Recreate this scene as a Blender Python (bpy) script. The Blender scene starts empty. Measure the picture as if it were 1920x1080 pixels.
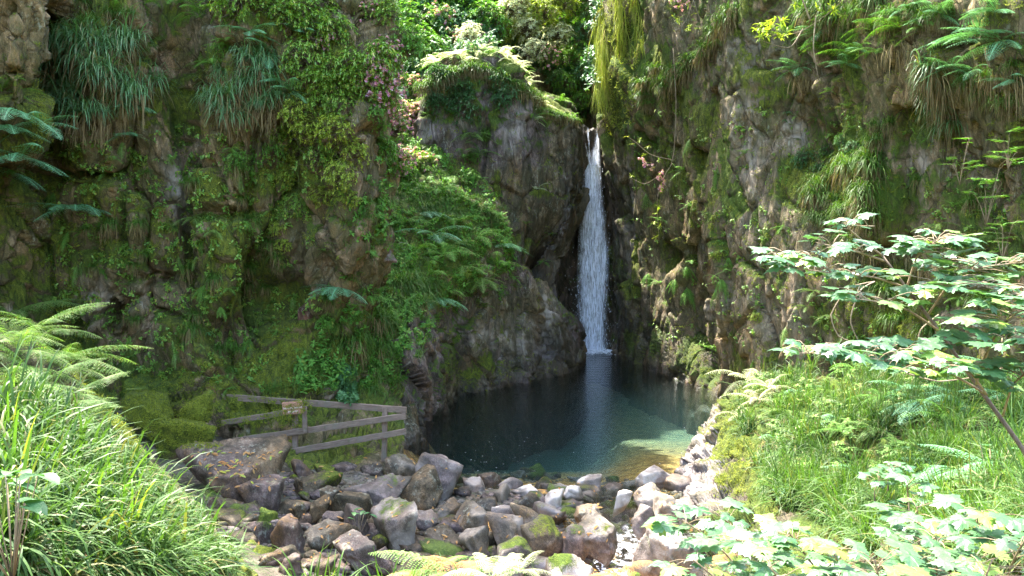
import bpy, math, random
import numpy as np
from mathutils import Vector, Matrix, Quaternion
random.seed(7); RNG = np.random.default_rng(7)
SC = bpy.context.scene
COL = SC.collection
F = 1663.0; CZ = 4.6; PITCH = math.atan(90/F)
CP, SP = math.cos(PITCH), math.sin(PITCH)

# ---------- camera ----------
cam = bpy.data.cameras.new('camera'); cam.sensor_width = 36; cam.lens = 36*F/1920
cam.clip_end = 400; cam.clip_start = 0.05
camo = bpy.data.objects.new('camera', cam); COL.objects.link(camo)
camo.location = (0, 0, CZ); camo.rotation_euler = (math.pi/2-PITCH, 0, 0)
SC.camera = camo

def ray(px, py):
    a = (px-960)/F; b = -(py-540)/F
    # camera right=x, forward=(0,CP,-SP), up=(0,SP,CP)
    return np.array([a, CP+b*SP, -SP+b*CP])
def at(px, py, D):
    r = ray(px, py); r = r*(D/r[1]); return np.array([r[0], r[1], CZ+r[2]])
def wat(px, py, z=0.0):
    r = ray(px, py); t = (z-CZ)/r[2]; return np.array([r[0]*t, r[1]*t, z])
def proj(P):
    P = np.asarray(P, dtype=float); d = P-np.array([0, 0, CZ])
    f = d[..., 1]*CP-d[..., 2]*SP; u = d[..., 1]*SP+d[..., 2]*CP
    return 960+F*d[..., 0]/f, 540-F*u/f

# ---------- noise ----------
def h3(ix, iy, iz, s=0):
    n = (ix.astype(np.int64)*374761393+iy.astype(np.int64)*668265263+iz.astype(np.int64)*2147483647+s*974634777) & 0xffffffff
    n = ((n ^ (n >> 13))*1274126177) & 0xffffffff
    n = ((n ^ (n >> 16))*2246822519) & 0xffffffff
    return ((n ^ (n >> 15)) & 0xffffff)/float(0xffffff)
def vnoise(p, s=0):
    i = np.floor(p).astype(np.int64); f = p-i; f = f*f*(3-2*f); out = 0
    for dx in (0, 1):
        for dy in (0, 1):
            for dz in (0, 1):
                w = (f[..., 0] if dx else 1-f[..., 0])*(f[..., 1] if dy else 1-f[..., 1])*(f[..., 2] if dz else 1-f[..., 2])
                out = out+w*h3(i[..., 0]+dx, i[..., 1]+dy, i[..., 2]+dz, s)
    return out*2-1
def fbm(p, o=4, s=0, g=.5):
    r = 0; a = 1; t = 0
    for k in range(o):
        r = r+a*vnoise(p*(2.03**k), s+k*17); t += a; a *= g
    return r/t
def voro(p, s=0):
    sh = p.shape[:-1]; p = p.reshape(-1, 3); i = np.floor(p).astype(np.int64)
    f1 = np.full(len(p), 9.); f2 = f1.copy(); off = np.zeros((len(p), 3)); hid = np.zeros((len(p), 4))
    for dx in (-1, 0, 1):
        for dy in (-1, 0, 1):
            for dz in (-1, 0, 1):
                c = i+np.array([dx, dy, dz]); a = (c[:, 0], c[:, 1], c[:, 2])
                sd = c+np.stack([h3(*a, s+1), h3(*a, s+2), h3(*a, s+3)], -1)
                v = p-sd; d = np.sqrt((v*v).sum(-1)); m = d < f1
                f2 = np.where(m, f1, np.minimum(f2, d))
                idx = np.nonzero(m)[0]
                if len(idx):
                    b = tuple(x[idx] for x in a); off[idx] = v[idx]
                    hid[idx] = np.stack([h3(*b, s+4), h3(*b, s+5), h3(*b, s+6), h3(*b, s+7)], -1)
                f1 = np.where(m, d, f1)
    return f1.reshape(sh), f2.reshape(sh), off.reshape(sh+(3,)), hid.reshape(sh+(4,))
def ss(a, b, x):
    t = np.clip((x-a)/(b-a), 0, 1); return t*t*(3-2*t)

# ---------- mesh helpers ----------
def mesh_np(name, V, faces_flat, n, mat=None, smooth=True, attrs=None):
    """faces_flat: (m,n) int array"""
    me = bpy.data.meshes.new(name); V = np.asarray(V, np.float32).reshape(-1, 3); Fc = np.asarray(faces_flat, np.int32)
    me.vertices.add(len(V)); me.vertices.foreach_set('co', V.ravel())
    me.loops.add(Fc.size); me.loops.foreach_set('vertex_index', Fc.ravel())
    me.polygons.add(len(Fc)); me.polygons.foreach_set('loop_start', np.arange(0, Fc.size, n, dtype=np.int32))
    try: me.polygons.foreach_set('loop_total', np.full(len(Fc), n, np.int32))
    except Exception: pass
    me.polygons.foreach_set('use_smooth', np.full(len(Fc), smooth, bool))
    if attrs:
        for k, a in attrs.items():
            at_ = me.color_attributes.new(k, 'FLOAT_COLOR', 'POINT'); at_.data.foreach_set('color', np.asarray(a, np.float32).ravel())
    me.update(calc_edges=True); me.validate()
    if mat: me.materials.append(mat)
    return me
def link(name, me, parent=None, loc=None, rot=None, scale=None):
    o = bpy.data.objects.new(name, me); COL.objects.link(o)
    if parent: o.parent = parent
    if loc is not None: o.location = loc
    if rot is not None: o.rotation_euler = rot
    if scale is not None: o.scale = (scale,)*3 if isinstance(scale, (int, float)) else scale
    return o
def tag(o, label=None, cat=None, group=None, kind=None):
    if label: o['label'] = label
    if cat: o['category'] = cat
    if group: o['group'] = group
    if kind: o['kind'] = kind
    return o
def gridfaces(nr, nc, off=0):
    r = np.arange(nr-1)[:, None]; c = np.arange(nc-1)[None]; a = r*nc+c
    return np.stack([a, a+nc, a+nc+1, a+1], -1).reshape(-1, 4)+off
def crv(C, n, even=False):
    """catmull-rom resample of C (k,...,3) along axis 0 to n samples"""
    C = np.asarray(C, float); k = len(C); t = np.linspace(0, k-1-1e-9, n)
    if even:
        L = np.linalg.norm(np.diff(C, axis=0), axis=-1); L = L.reshape(k-1, -1).mean(1)**.8+1e-3; cum = np.concatenate([[0], np.cumsum(L)]); t = np.clip(np.interp(np.linspace(0, cum[-1], n), cum, np.arange(k)), 0, k-1-1e-9)
    i = t.astype(int); f = (t-i).reshape((-1,)+(1,)*(C.ndim-1))
    g = lambda j: C[np.clip(j, 0, k-1)]
    p0, p1, p2, p3 = g(i-1), g(i), g(i+1), g(i+2)
    cr = .5*((2*p1)+(-p0+p2)*f+(2*p0-5*p1+4*p2-p3)*f*f+(-p0+3*p1-3*p2+p3)*f**3)
    return .6*cr+.4*(p1*(1-f)+p2*f)

# ---------- light ----------
SUN_DIR = np.array([-0.36, 0.52, 1.12]); SUN_DIR = SUN_DIR/np.linalg.norm(SUN_DIR)   # towards the sun
el = math.asin(SUN_DIR[2]); az = math.atan2(SUN_DIR[0], SUN_DIR[1])
w = bpy.data.worlds.new('World'); SC.world = w; w.use_nodes = True
nt = w.node_tree; bg = nt.nodes['Background']; sky = nt.nodes.new('ShaderNodeTexSky'); sky.sky_type = 'NISHITA'
sky.sun_disc = False; sky.sun_elevation = el; sky.sun_rotation = az; sky.air_density = 1.0; sky.dust_density = 2.5; sky.ozone_density = .6
nt.links.new(sky.outputs[0], bg.inputs[0]); bg.inputs[1].default_value = 0.15
sl = bpy.data.lights.new('sun', 'SUN'); sl.energy = 2.4; sl.angle = math.radians(.5); sl.color = (1, .95, .86)
so = bpy.data.objects.new('sun', sl); COL.objects.link(so); so.location = (-20, 30, 60)
so.rotation_euler = Vector(tuple(SUN_DIR)).to_track_quat('Z', 'Y').to_euler()
SC.view_settings.view_transform = 'Standard'; SC.view_settings.look = 'None'; SC.view_settings.gamma = 1
SC.view_settings.exposure = 3.5
SC.render.engine = 'CYCLES'; SC.cycles.max_bounces = 7; SC.cycles.diffuse_bounces = 3; SC.cycles.use_adaptive_sampling = True; SC.cycles.adaptive_threshold = .008; SC.cycles.transparent_max_bounces = 12
SC.cycles.use_denoising = True; SC.cycles.denoiser = 'OPENIMAGEDENOISE'; SC.cycles.denoising_input_passes = 'RGB_ALBEDO_NORMAL'; SC.cycles.denoising_prefilter = 'NONE'; SC.cycles.volume_bounces = 0; SC.cycles.caustics_reflective = False; SC.cycles.caustics_refractive = False
SC.cycles.sample_clamp_indirect = 3

# ---------- node material helper ----------
class M:
    def __init__(s, name):
        s.m = bpy.data.materials.new(name); s.m.use_nodes = True; s.t = s.m.node_tree; s.t.nodes.clear()
        s.out = s.n('OutputMaterial')
    def n(s, ty, **kw):
        x = s.t.nodes.new('ShaderNode'+ty)
        for k, v in kw.items():
            if k.startswith('i_'):
                k = k[2:]; k = int(k) if k.isdigit() else k.replace('_', ' ')
                s.set(x.inputs[k], v)
            else: setattr(x, k, v)
        return x
    def set(s, inp, v):
        if hasattr(v, 'outputs'): v = v.outputs[0]
        if isinstance(v, bpy.types.NodeSocket): s.t.links.new(v, inp)
        else:
            if isinstance(v, (tuple, list)) and inp.type == 'RGBA' and len(v) == 3: v = (*v, 1)
            inp.default_value = v
    def pos(s, scale=(1, 1, 1), rot=(0, 0, 0), obj=False):
        c = s.n('TexCoord').outputs['Object'] if obj else s.n('NewGeometry').outputs['Position']
        mp = s.n('Mapping'); s.set(mp.inputs[0], c); mp.inputs['Scale'].default_value = scale; mp.inputs['Rotation'].default_value = rot
        return mp.outputs[0]
    def noise(s, v, scale, detail=4, rough=.55, dist=0):
        return s.n('TexNoise', i_Vector=v, i_Scale=scale, i_Detail=detail, i_Roughness=rough, i_Distortion=dist).outputs[0]
    def vor(s, v, scale, out=0, feature='F1'):
        return s.n('TexVoronoi', feature=feature, i_Vector=v, i_Scale=scale).outputs[out]
    def ramp(s, f, *stops, interp='LINEAR'):
        r = s.n('ValToRGB'); s.set(r.inputs[0], f); e = r.color_ramp; e.interpolation = interp
        while len(e.elements) < len(stops): e.elements.new(.5)
        for el_, (p, c) in zip(e.elements, stops):
            el_.position = p; el_.color = (*((c, c, c) if isinstance(c, (int, float)) else c), 1)
        return r.outputs[0]
    def mix(s, f, a, b, mode='MIX'):
        x = s.n('MixRGB', blend_type=mode); s.set(x.inputs[0], f); s.set(x.inputs[1], a); s.set(x.inputs[2], b); return x.outputs[0]
    def math(s, op, a, b=0.0, clamp=False):
        x = s.n('Math', operation=op, use_clamp=clamp); s.set(x.inputs[0], a); s.set(x.inputs[1], b); return x.outputs[0]
    def bump(s, h, strength=.5, dist=.05, normal=None):
        b = s.n('Bump', i_Height=h, i_Strength=strength, i_Distance=dist)
        if normal: s.set(b.inputs['Normal'], normal)
        return b.outputs[0]
    def bsdf(s, **kw):
        return s.n('BsdfPrincipled', **kw)
    def done(s, sh):
        s.set(s.out.inputs[0], sh if not hasattr(sh, 'outputs') else sh.outputs[0]); return s.m

def cover_attrs(A, N, seed=0, moss=0.0, pale=0.0, wet=0.0, low=None):
    """wear and painted-light masks of rock (moss, pale fresh or sunlit faces, wet or shaded, purple, rust, lichen), stored per vertex"""
    c1 = np.ones(A.shape[:-1]+(4,)); c2 = c1.copy()
    c1[..., 0] = .5+.5*(1.25*fbm(A*1.1, 5, 3+seed, .6)+N[..., 2]*.5+moss)
    c1[..., 1] = np.clip(pale*(.25+1.1*ss(-.15, .25, fbm(A*3.3, 4, 12+seed))), 0, 1); c1[..., 2] = np.clip(wet, 0, 1)
    c2[..., 0] = ss(-.12, .18, fbm(A*.5, 3, 21+seed)); st = A*np.array([2.2, 2.2, .55])
    c2[..., 1] = ss(.08, .34, fbm(st, 4, 31+seed))*.8
    c2[..., 2] = ss(.02, .25, fbm(A*2.2, 5, 41+seed, .65))
    return {'cov': c1.reshape(-1, 4), 'cv2': c2.reshape(-1, 4)}
def rock_mat(name, tone=1.0, strata=(1, 1, .38), brown=(1, 1, 1), purple=1.0, obj=False, film=.35, rough=.85, bumpd=.07, crack=1.0):
    m = M(name); v = m.pos((1, 1, 1), obj=obj); vs = m.pos(strata, (0.1, 0.28, .3), obj=obj)
    mid = m.noise(vs, 2.6, 5, .62, .5); fine = m.noise(vs, 15, 5, .72); gr = m.noise(v, 70, 2, .6)
    K = lambda r, g, b: (r*tone*brown[0], g*tone*brown[1], b*tone*brown[2])
    c1 = m.n('SeparateColor', i_0=m.n('Attribute', attribute_name='cov').outputs[0]); c2 = m.n('SeparateColor', i_0=m.n('Attribute', attribute_name='cv2').outputs[0])
    mf = m.math('ADD', m.math('MULTIPLY', mid, .65), m.math('MULTIPLY', fine, .35))
    a = m.ramp(mf, (.36, K(.022, .017, .011)), (.47, K(.085, .064, .038)), (.555, K(.19, .142, .085)), (.66, K(.42, .335, .22)))
    pu = m.ramp(mf, (.36, K(.03, .022, .022)), (.5, K(.14, .10, .10)), (.66, K(.40, .30, .295)))
    c = m.mix(m.math('MULTIPLY', c2.outputs[0], purple), a, pu)
    c = m.mix(m.math('MULTIPLY', c2.outputs[1], m.ramp(fine, (.4, .2), (.6, 1.0))), c, K(.22, .125, .05))
    c = m.mix(m.math('MULTIPLY', film, m.ramp(mid, (.4, 1.0), (.62, .2))), c, K(.085, .088, .03))
    c = m.mix(m.ramp(gr, (.38, .6), (.5, 0.0)), c, m.mix(1.0, c, (.35, .33, .3), 'MULTIPLY')); c = m.mix(m.ramp(m.noise(v, 33, 3, .7), (.52, 0.0), (.64, .45)), c, m.mix(1.0, c, (2.0, 1.95, 1.8), 'MULTIPLY'))
    lic = m.math('MULTIPLY', c2.outputs[2], m.ramp(fine, (.53, 0.0), (.62, .45)))
    c = m.mix(lic, c, (.34, .38, .30))
    c = m.mix(c1.outputs[1], c, m.mix(mf, (.30, .24, .19), (.72, .64, .56)))
    mn = m.math('ADD', c1.outputs[0], m.math('ADD', m.math('MULTIPLY', m.math('SUBTRACT', fine, .5), .5), m.math('MULTIPLY', m.math('SUBTRACT', gr, .5), .22)))
    mm = m.ramp(mn, (.60, 0.0), (.72, 1.0))
    mcol = m.mix(m.ramp(fine, (.36, 0.0), (.62, 1.0)), (.05, .075, .008), (.20, .225, .020))
    mcol = m.mix(m.math('MULTIPLY', c2.outputs[0], .6), mcol, (.08, .15, .02))
    mcol = m.mix(m.ramp(gr, (.32, .75), (.58, 0.0)), mcol, (.015, .022, .005))
    c = m.mix(mm, c, mcol); rr = m.mix(mm, (rough,)*3, (.97,)*3)
    ww = m.math('MULTIPLY', c1.outputs[2], m.math('SUBTRACT', 1.0, m.math('MULTIPLY', mm, .5)))
    c = m.mix(ww, c, m.mix(1.0, c, (.34, .33, .42), 'MULTIPLY')); rr = m.mix(ww, rr, (.25,)*3)
    ck = m.ramp(m.vor(m.mix(.12, vs, m.n('TexNoise', i_Vector=v, i_Scale=2.0, i_Detail=2).outputs[1]), 3.4, 0, 'DISTANCE_TO_EDGE'), (0.0, 0.0), (.045, 1.0)); mid = m.math('ADD', mid, m.math('MULTIPLY', ck, .22*crack))
    c = m.mix(m.math('MULTIPLY', m.math('SUBTRACT', 1.0, ck), .45*crack), c, (.018, .015, .012))
    hgt = m.math('ADD', m.math('ADD', m.math('MULTIPLY', mid, .9), m.math('MULTIPLY', fine, .6)), m.math('MULTIPLY', gr, m.math('ADD', .12, m.math('MULTIPLY', mm, .35))))
    b = m.bsdf(i_Base_Color=c, i_Roughness=rr, i_Normal=m.bump(hgt, 1.0, bumpd)); b.inputs['Specular IOR Level'].default_value = .35
    return m.done(b)
ROCK = rock_mat('cliff_rock', tone=1.2, purple=.25, film=.6, brown=(1.08, 1, .86))
CRAG = rock_mat('crag_rock', tone=.86, purple=.9, film=.35, brown=(1.0, .98, .95))
ROCKS = []
def gauss(px, py, feats):
    r = 0
    for (x, y, sx, sy, a) in feats: r = r+a*np.exp(-((px-x)/sx)**2-((py-y)/sy)**2)
    return r
MOSSY = rock_mat('bank_earth', brown=(1, 1, 1), purple=0.2, film=.6)
def net(name, P, nr, nc, amp=1.0, sc=(1.3, 1.3, 2.2), rot=0.2, moss=(), pale=(), wet=(), push=(), base_moss=0.0, base_wet=0.0, seed=0, mat=None, soft=0.0, size2=.38, tiltx=0.25):
    P = np.asarray(P, float); A = crv(P, nr, True); A = np.swapaxes(crv(np.swapaxes(A, 0, 1), nc, True), 0, 1)
    def nrm(A):
        du = np.gradient(A, axis=1); dv = np.gradient(A, axis=0); n = np.cross(dv, du); return n/(np.linalg.norm(n, axis=-1, keepdims=True)+1e-9)
    n0 = nrm(A)
    px, py = proj(A)
    if push:   # features pushed in (+ = away from camera)
        A = A-n0*gauss(px, py, push)[..., None]
    R = np.array(Matrix.Rotation(rot, 3, 'Y') @ Matrix.Rotation(tiltx, 3, 'X'))
    wv = np.stack([vnoise(A*.7, 5+seed), vnoise(A*.7, 6+seed), vnoise(A*.7, 7+seed)], -1)*.14
    q = (A+wv*(1+soft)) @ R
    f1, f2, off, h = voro(q/np.array(sc), seed)
    d = (h[..., 0]-.5)*.75+((h[..., 1:4]-.5)*off*1.5).sum(-1)
    e = ss(0, .10, f2-f1); d = d-(1-ss(0, .07, f2-f1))*.34
    g1, g2, goff, gh = voro((A+wv*.6) @ R/(np.array(sc)*size2), seed+40)
    d2 = (gh[..., 0]-.5)*.8+((gh[..., 1:4]-.5)*goff*1.6).sum(-1)-(1-ss(0, .12, g2-g1))*.35
    k1, k2, koff, kh = voro((A+wv*.3) @ R/(np.array(sc)*.13), seed+80)
    d3 = (kh[..., 0]-.5)+((kh[..., 1:4]-.5)*koff*1.6).sum(-1)
    disp = amp*(.62*d*(1-soft*.6)+.22*d2*(1-soft*.7)+.065*d3*(1-soft*.5)+.13*fbm(A*.55, 3, seed+3)+.07*fbm(A*np.array([3.2, 3.2, 2.0]), 5, seed+9, .6)+.035*np.abs(fbm(A*7.0, 3, seed+19)))
    A = A+n0*disp[..., None]
    n1 = nrm(A)
    wl = 1-ss(0.05, .5, A[..., 2]+.15*vnoise(A*2.0, 3))
    at_ = cover_attrs(A, n1, seed, base_moss+gauss(px, py, moss)-wl*.6, np.clip(gauss(px, py, pale), 0, 1), np.maximum(base_wet+gauss(px, py, wet), wl*.9))
    me = mesh_np(name, A.reshape(-1, 3), gridfaces(nr, nc), 4, mat or ROCK, True, at_)
    o = link(name, me); tag(o, kind='structure'); ROCKS.append(o); return o
def rowcol(cols):
    """cols: list of columns, each a list of (px,py,D) or world arrays -> rows x cols x 3"""
    f = lambda p: at(*p) if not isinstance(p, np.ndarray) else p
    C = [[f(p) for p in c] for c in cols]
    return np.swapaxes(np.array(C), 0, 1)
def wd(p, z):
    q = np.array(p); q = q.copy(); q[2] = z; return q

# --- left cliff ---
PY = [-700, -380, -130, 60, 200, 340, 460, 560, 650, 740, 830, 930]
def lc(px, D, dx=None):
    D = D if isinstance(D, (list, tuple)) else [D]*12
    if len(D) == 12: DD = D
    o = [9, 4, .8, 0, 0, 0, 0, 0, -.1, -.5, -1.2, -2.2]
    x = dx or [0]*12
    return [(px+x[i], PY[i], DD[i]+o[i]) for i in range(12)]
LC = [lc(-700, [11]*12), lc(-330, [13.5]*12), lc(-90, [15.2]*4+[15.4]+[16.5]*7), lc(30, [15.0]*4+[15.2]+[17.5]*7),
      lc(72, [15.6]*4+[16.2]+[18.4]*7), lc(96, [18.6]*4+[18.7, 18.9, 18.8]+[18.5]*5), lc(170, [17.6, 17.6, 17.6, 17.8, 17.9, 18.4, 18.5, 18.5, 18.6, 18.2, 18.2, 18.2]),
      lc(260, [17.6, 17.6, 17.6, 17.9, 18.1, 18.5, 18.4, 18.5, 18.8, 18.5, 18.2, 18.2]), lc(350, [19.2]*3+[19.1, 18.9, 18.8, 18.7, 18.6, 18.5, 18.4, 18.2, 18.2]),
      lc(430, [18.2]*4+[18.4]*4+[18.5]*4), lc(510, [18.4]*5+[18.6, 18.8, 19.0, 18.8, 18.4, 18.2, 18.2]),
      lc(575, [18.4]*5+[18.8, 19.2, 19.6, 19.3, 18.8, 18.6, 18.6]), lc(640, [18.2]*4+[18.0, 17.9, 18.2, 18.9, 19.6, 19.8, 19.6, 19.4]),
      lc(700, [18.6]*4+[18.5, 18.4, 18.6, 19.6, 20.3, 20.6, 20.4, 20.2], [-10, -10, -10, -5, 0, 0, -8, -40, -50, -60, -60, -60]),
      lc(716, [21]*12, [-30, -20, -10, -10, -8, -2, -18, -60, -70, -80, -80, -80]), lc(700, [26]*12, [0]*6+[-20, -60, -70, -80, -80, -80]), lc(640, [33]*12)]
net('cliff', rowcol(LC), 440, 600, 1.2, (1.7, 1.5, 3.4), .12, seed=11, base_moss=.14,
    moss=[(120, 560, 60, 160, .35), (450, 500, 60, 90, .45), (560, 640, 70, 80, .5), (520, 700, 100, 50, .4), (230, 700, 100, 40, .2), (330, 220, 60, 120, .2),
          (40, 150, 60, 140, .3), (620, 350, 60, 100, .1), (320, 430, 90, 120, -.1), (680, 420, 30, 130, -.35), (290, 320, 40, 80, -.25), (210, 600, 60, 60, -.3)],
    pale=[(150, 590, 22, 40, .5), (330, 340, 14, 60, .55), (185, 560, 25, 25, .4), (290, 190, 30, 60, .25)],
    wet=[(340, 440, 40, 120, .35), (560, 520, 50, 90, .5), (690, 400, 30, 150, .3), (400, 600, 60, 60, .35)],
    push=[(352, 330, 14, 200, 1.0), (500, 560, 30, 90, 1.0), (470, 300, 12, 120, .6), (240, 430, 12, 90, .6), (130, 620, 14, 60, .7), (420, 640, 24, 30, .6), (300, 520, 60, 12, .5), (420, 400, 70, 10, .45), (160, 330, 60, 10, .5), (214, 590, 20, 36, 1.2), (175, 665, 26, 30, .9), (540, 565, 40, 40, .5), (85, 300, 26, 180, .5), (22, 440, 35, 120, .9), (350, 120, 30, 120, .5), (300, 690, 60, 30, .5)])

# --- green slope with the path, between left cliff and crag ---
SLr = [[(250, -420, 56), (450, -420, 56), (700, -420, 56), (900, -420, 56), (1150, -420, 56)],
       [(350, -120, 46), (500, -130, 46), (700, -130, 46), (860, -120, 46), (1010, -100, 46)],
       [(440, 90, 38), (580, 90, 38), (700, 90, 37.5), (800, 110, 37.5), (900, 140, 38)],
       [(560, 260, 33), (660, 260, 33), (740, 265, 32), (800, 270, 32), (880, 280, 33)],
       [(620, 380, 28.5), (700, 370, 28), (775, 370, 28.3), (860, 380, 28.8), (955, 400, 29.8)],
       [(630, 480, 24.6), (710, 470, 24.8), (780, 470, 25.4), (860, 480, 26.5), (960, 500, 28.4)],
       [(600, 590, 21.2), (680, 590, 21.4), (730, 585, 22), (780, 585, 22.8), (830, 570, 24.5)],
       [(530, 690, 19.2), (610, 690, 19.4), (670, 685, 19.9), (720, 680, 20.6), (770, 680, 21.6)],
       [(460, 770, 17.9), (550, 770, 18), (640, 765, 18.5), (705, 760, 19.1), (755, 770, 20)],
       [(420, 850, 16.8), (510, 850, 16.8), (600, 850, 17), (690, 850, 17.2), (765, 855, 18)],
       [(380, 960, 15.5), (500, 960, 15.5), (600, 960, 15.5), (690, 960, 15.8), (780, 950, 16.2)]]
net('path', np.array([[at(*p) for p in r] for r in SLr]), 420, 200, .5, (1.0, 1.0, .8), .1, seed=23, soft=.4, base_moss=.25,
    moss=[(700, 500, 80, 120, .2), (600, 740, 60, 60, .1)], pale=[(735, 500, 12, 40, .6), (690, 640, 14, 60, .3), (575, 600, 22, 30, .35)])
ROCKS[-1].name = 'hill_slope'
# --- rock wall left of the pool ---
W = wat
AB = [[(735, 640, 20.8), (730, 720, 20.3), (735, 790, 19.9), W(750, 850), wd(W(760, 850), -2)],
      [(760, 610, 21.6), (765, 700, 20.8), (775, 780, 20.4), W(788, 835), wd(W(790, 835), -2.4)],
      [(790, 590, 22.6), (805, 660, 22.2), (808, 735, 21.9), W(800, 795), wd(W(800, 795), -2.6)],
      [(822, 575, 24.0), (830, 640, 23.6), (838, 700, 24.2), W(842, 750), wd(W(842, 750), -2.6)],
      [(838, 560, 25.6), (846, 640, 26.0), (848, 700, 26.3), W(850, 742), wd(W(850, 742), -2.6)],
      [(880, 530, 26.6), (886, 610, 26.6), (900, 680, 26.9), W(915, 735), wd(W(915, 735), -2.6)],
      [(935, 490, 27.8), (950, 580, 27.9), (965, 660, 28.2), W(985, 718), wd(W(985, 718), -2.6)],
      [(985, 500, 29.2), (1010, 590, 29.3), (1025, 655, 29.5), W(1045, 706), wd(W(1045, 706), -2.6)],
      [(1020, 545, 30.6), (1058, 610, 30.6), (1075, 655, 30.8), W(1086, 692), wd(W(1086, 692), -2.6)],
      [(1030, 560, 31.6), (1074, 615, 31.9), (1092, 650, 32.2), W(1096, 682), wd(W(1096, 682), -2.6)],
      [(1020, 560, 33.5), (1066, 615, 34), (1080, 650, 34.5), W(1085, 668), wd(W(1085, 668), -2.6)],
      [(980, 560, 38), (1020, 600, 38), (1020, 640, 38), W(1020, 650), wd(W(1020, 650), -2.6)]]
net('cliff', rowcol(AB), 200, 420, .55, (1.1, 1.1, 2.2), -.5, seed=35, base_moss=-.15, mat=CRAG,
    moss=[(880, 690, 60, 50, .5), (940, 690, 40, 40, .4), (740, 700, 30, 60, .25), (800, 620, 20, 30, .3), (840, 650, 16, 60, .6), (920, 560, 60, 40, .2)],
    wet=[(1050, 650, 60, 60, .8), (1000, 690, 60, 30, .5), (830, 720, 30, 60, .3)], pale=[(1010, 640, 40, 50, .35), (1050, 670, 30, 20, .3), (930, 630, 40, 30, .4), (1030, 560, 14, 40, .6), (870, 620, 24, 20, .45), (740, 740, 16, 60, .4)])
# --- crag beside the fall ---
cr = []
for (x, yc, D, dx, dD) in [(700, 330, 34, 0, 0), (760, 290, 33.2, 6, 0), (782, 200, 32.6, 6, 0), (815, 140, 32.6, 4, 0), (870, 104, 32.8, 2, 0), (930, 108, 33, 0, 0), (985, 150, 33.2, -2, 0),
                          (1016, 196, 33.6, -4, 0), (1045, 206, 33.9, 0, 0), (1072, 216, 34.2, 0, 0), (1082, 224, 35.0, 4, 0), (1080, 226, 36.6, 6, 0), (1068, 226, 40, 8, 0)]:
    c = at(x, yc, D); b = c+np.array([0, 5.5, 1.0])
    def pz(z, fwd, sx): q = c.copy(); q[2] = z; q[1] -= fwd; q[0] += sx*D/F; return q
    cr.append([wd(b+np.array([0, 4, 0]), c[2]-5), b, c, pz(c[2]-.8, .55, dx*.5), pz(c[2]-2.2, .8, dx), pz(6.8, .9, dx), pz(4.6, 1.2, dx*1.2), pz(2.2, 1.6, dx*1.5), pz(0, 1.7, dx*1.5), pz(-2.5, 1.8, dx*1.5)])
net('cliff', np.swapaxes(np.array(cr), 0, 1), 330, 330, .62, (1.35, 1.3, 2.3), -.1, seed=57, base_moss=-.22, mat=CRAG,
    moss=[(900, 150, 140, 60, .6), (820, 300, 60, 90, .3), (880, 230, 50, 40, .3), (930, 330, 20, 60, .3), (980, 440, 40, 40, .25), (1040, 210, 40, 16, .6)],
    pale=[(880, 190, 12, 26, .9), (860, 230, 18, 22, .55), (962, 240, 22, 40, .5), (800, 240, 16, 40, .35)], wet=[(1075, 400, 16, 200, .8), (1035, 540, 60, 100, 1.0)],  # broad wet spot also paints the recess dark as shade
    push=[(1052, 540, 40, 100, 3.2), (1000, 570, 60, 50, 1.6)])
# --- walls around the falling water ---
fw = []
for (x, D) in [(1010, 39), (1060, 38), (1090, 37.6), (1112, 37.4), (1135, 37.2), (1165, 36.6), (1200, 37)]:
    t = at(x, 246, D); fw.append([wd(t+np.array([0, 14, 0]), t[2]+2.0), wd(t+np.array([0, 5, 0]), t[2]+.35), t, wd(t, t[2]-1.0)+np.array([0, .35, 0]), wd(t, 5)+np.array([0, .7, 0]), wd(t, 2)+np.array([0, .5, 0]), wd(t, 0), wd(t, -2.6)])
net('cliff', np.swapaxes(np.array(fw), 0, 1), 200, 120, .5, (.8, .9, 1.4), .1, seed=71, base_moss=-.35, base_wet=.85)
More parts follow.
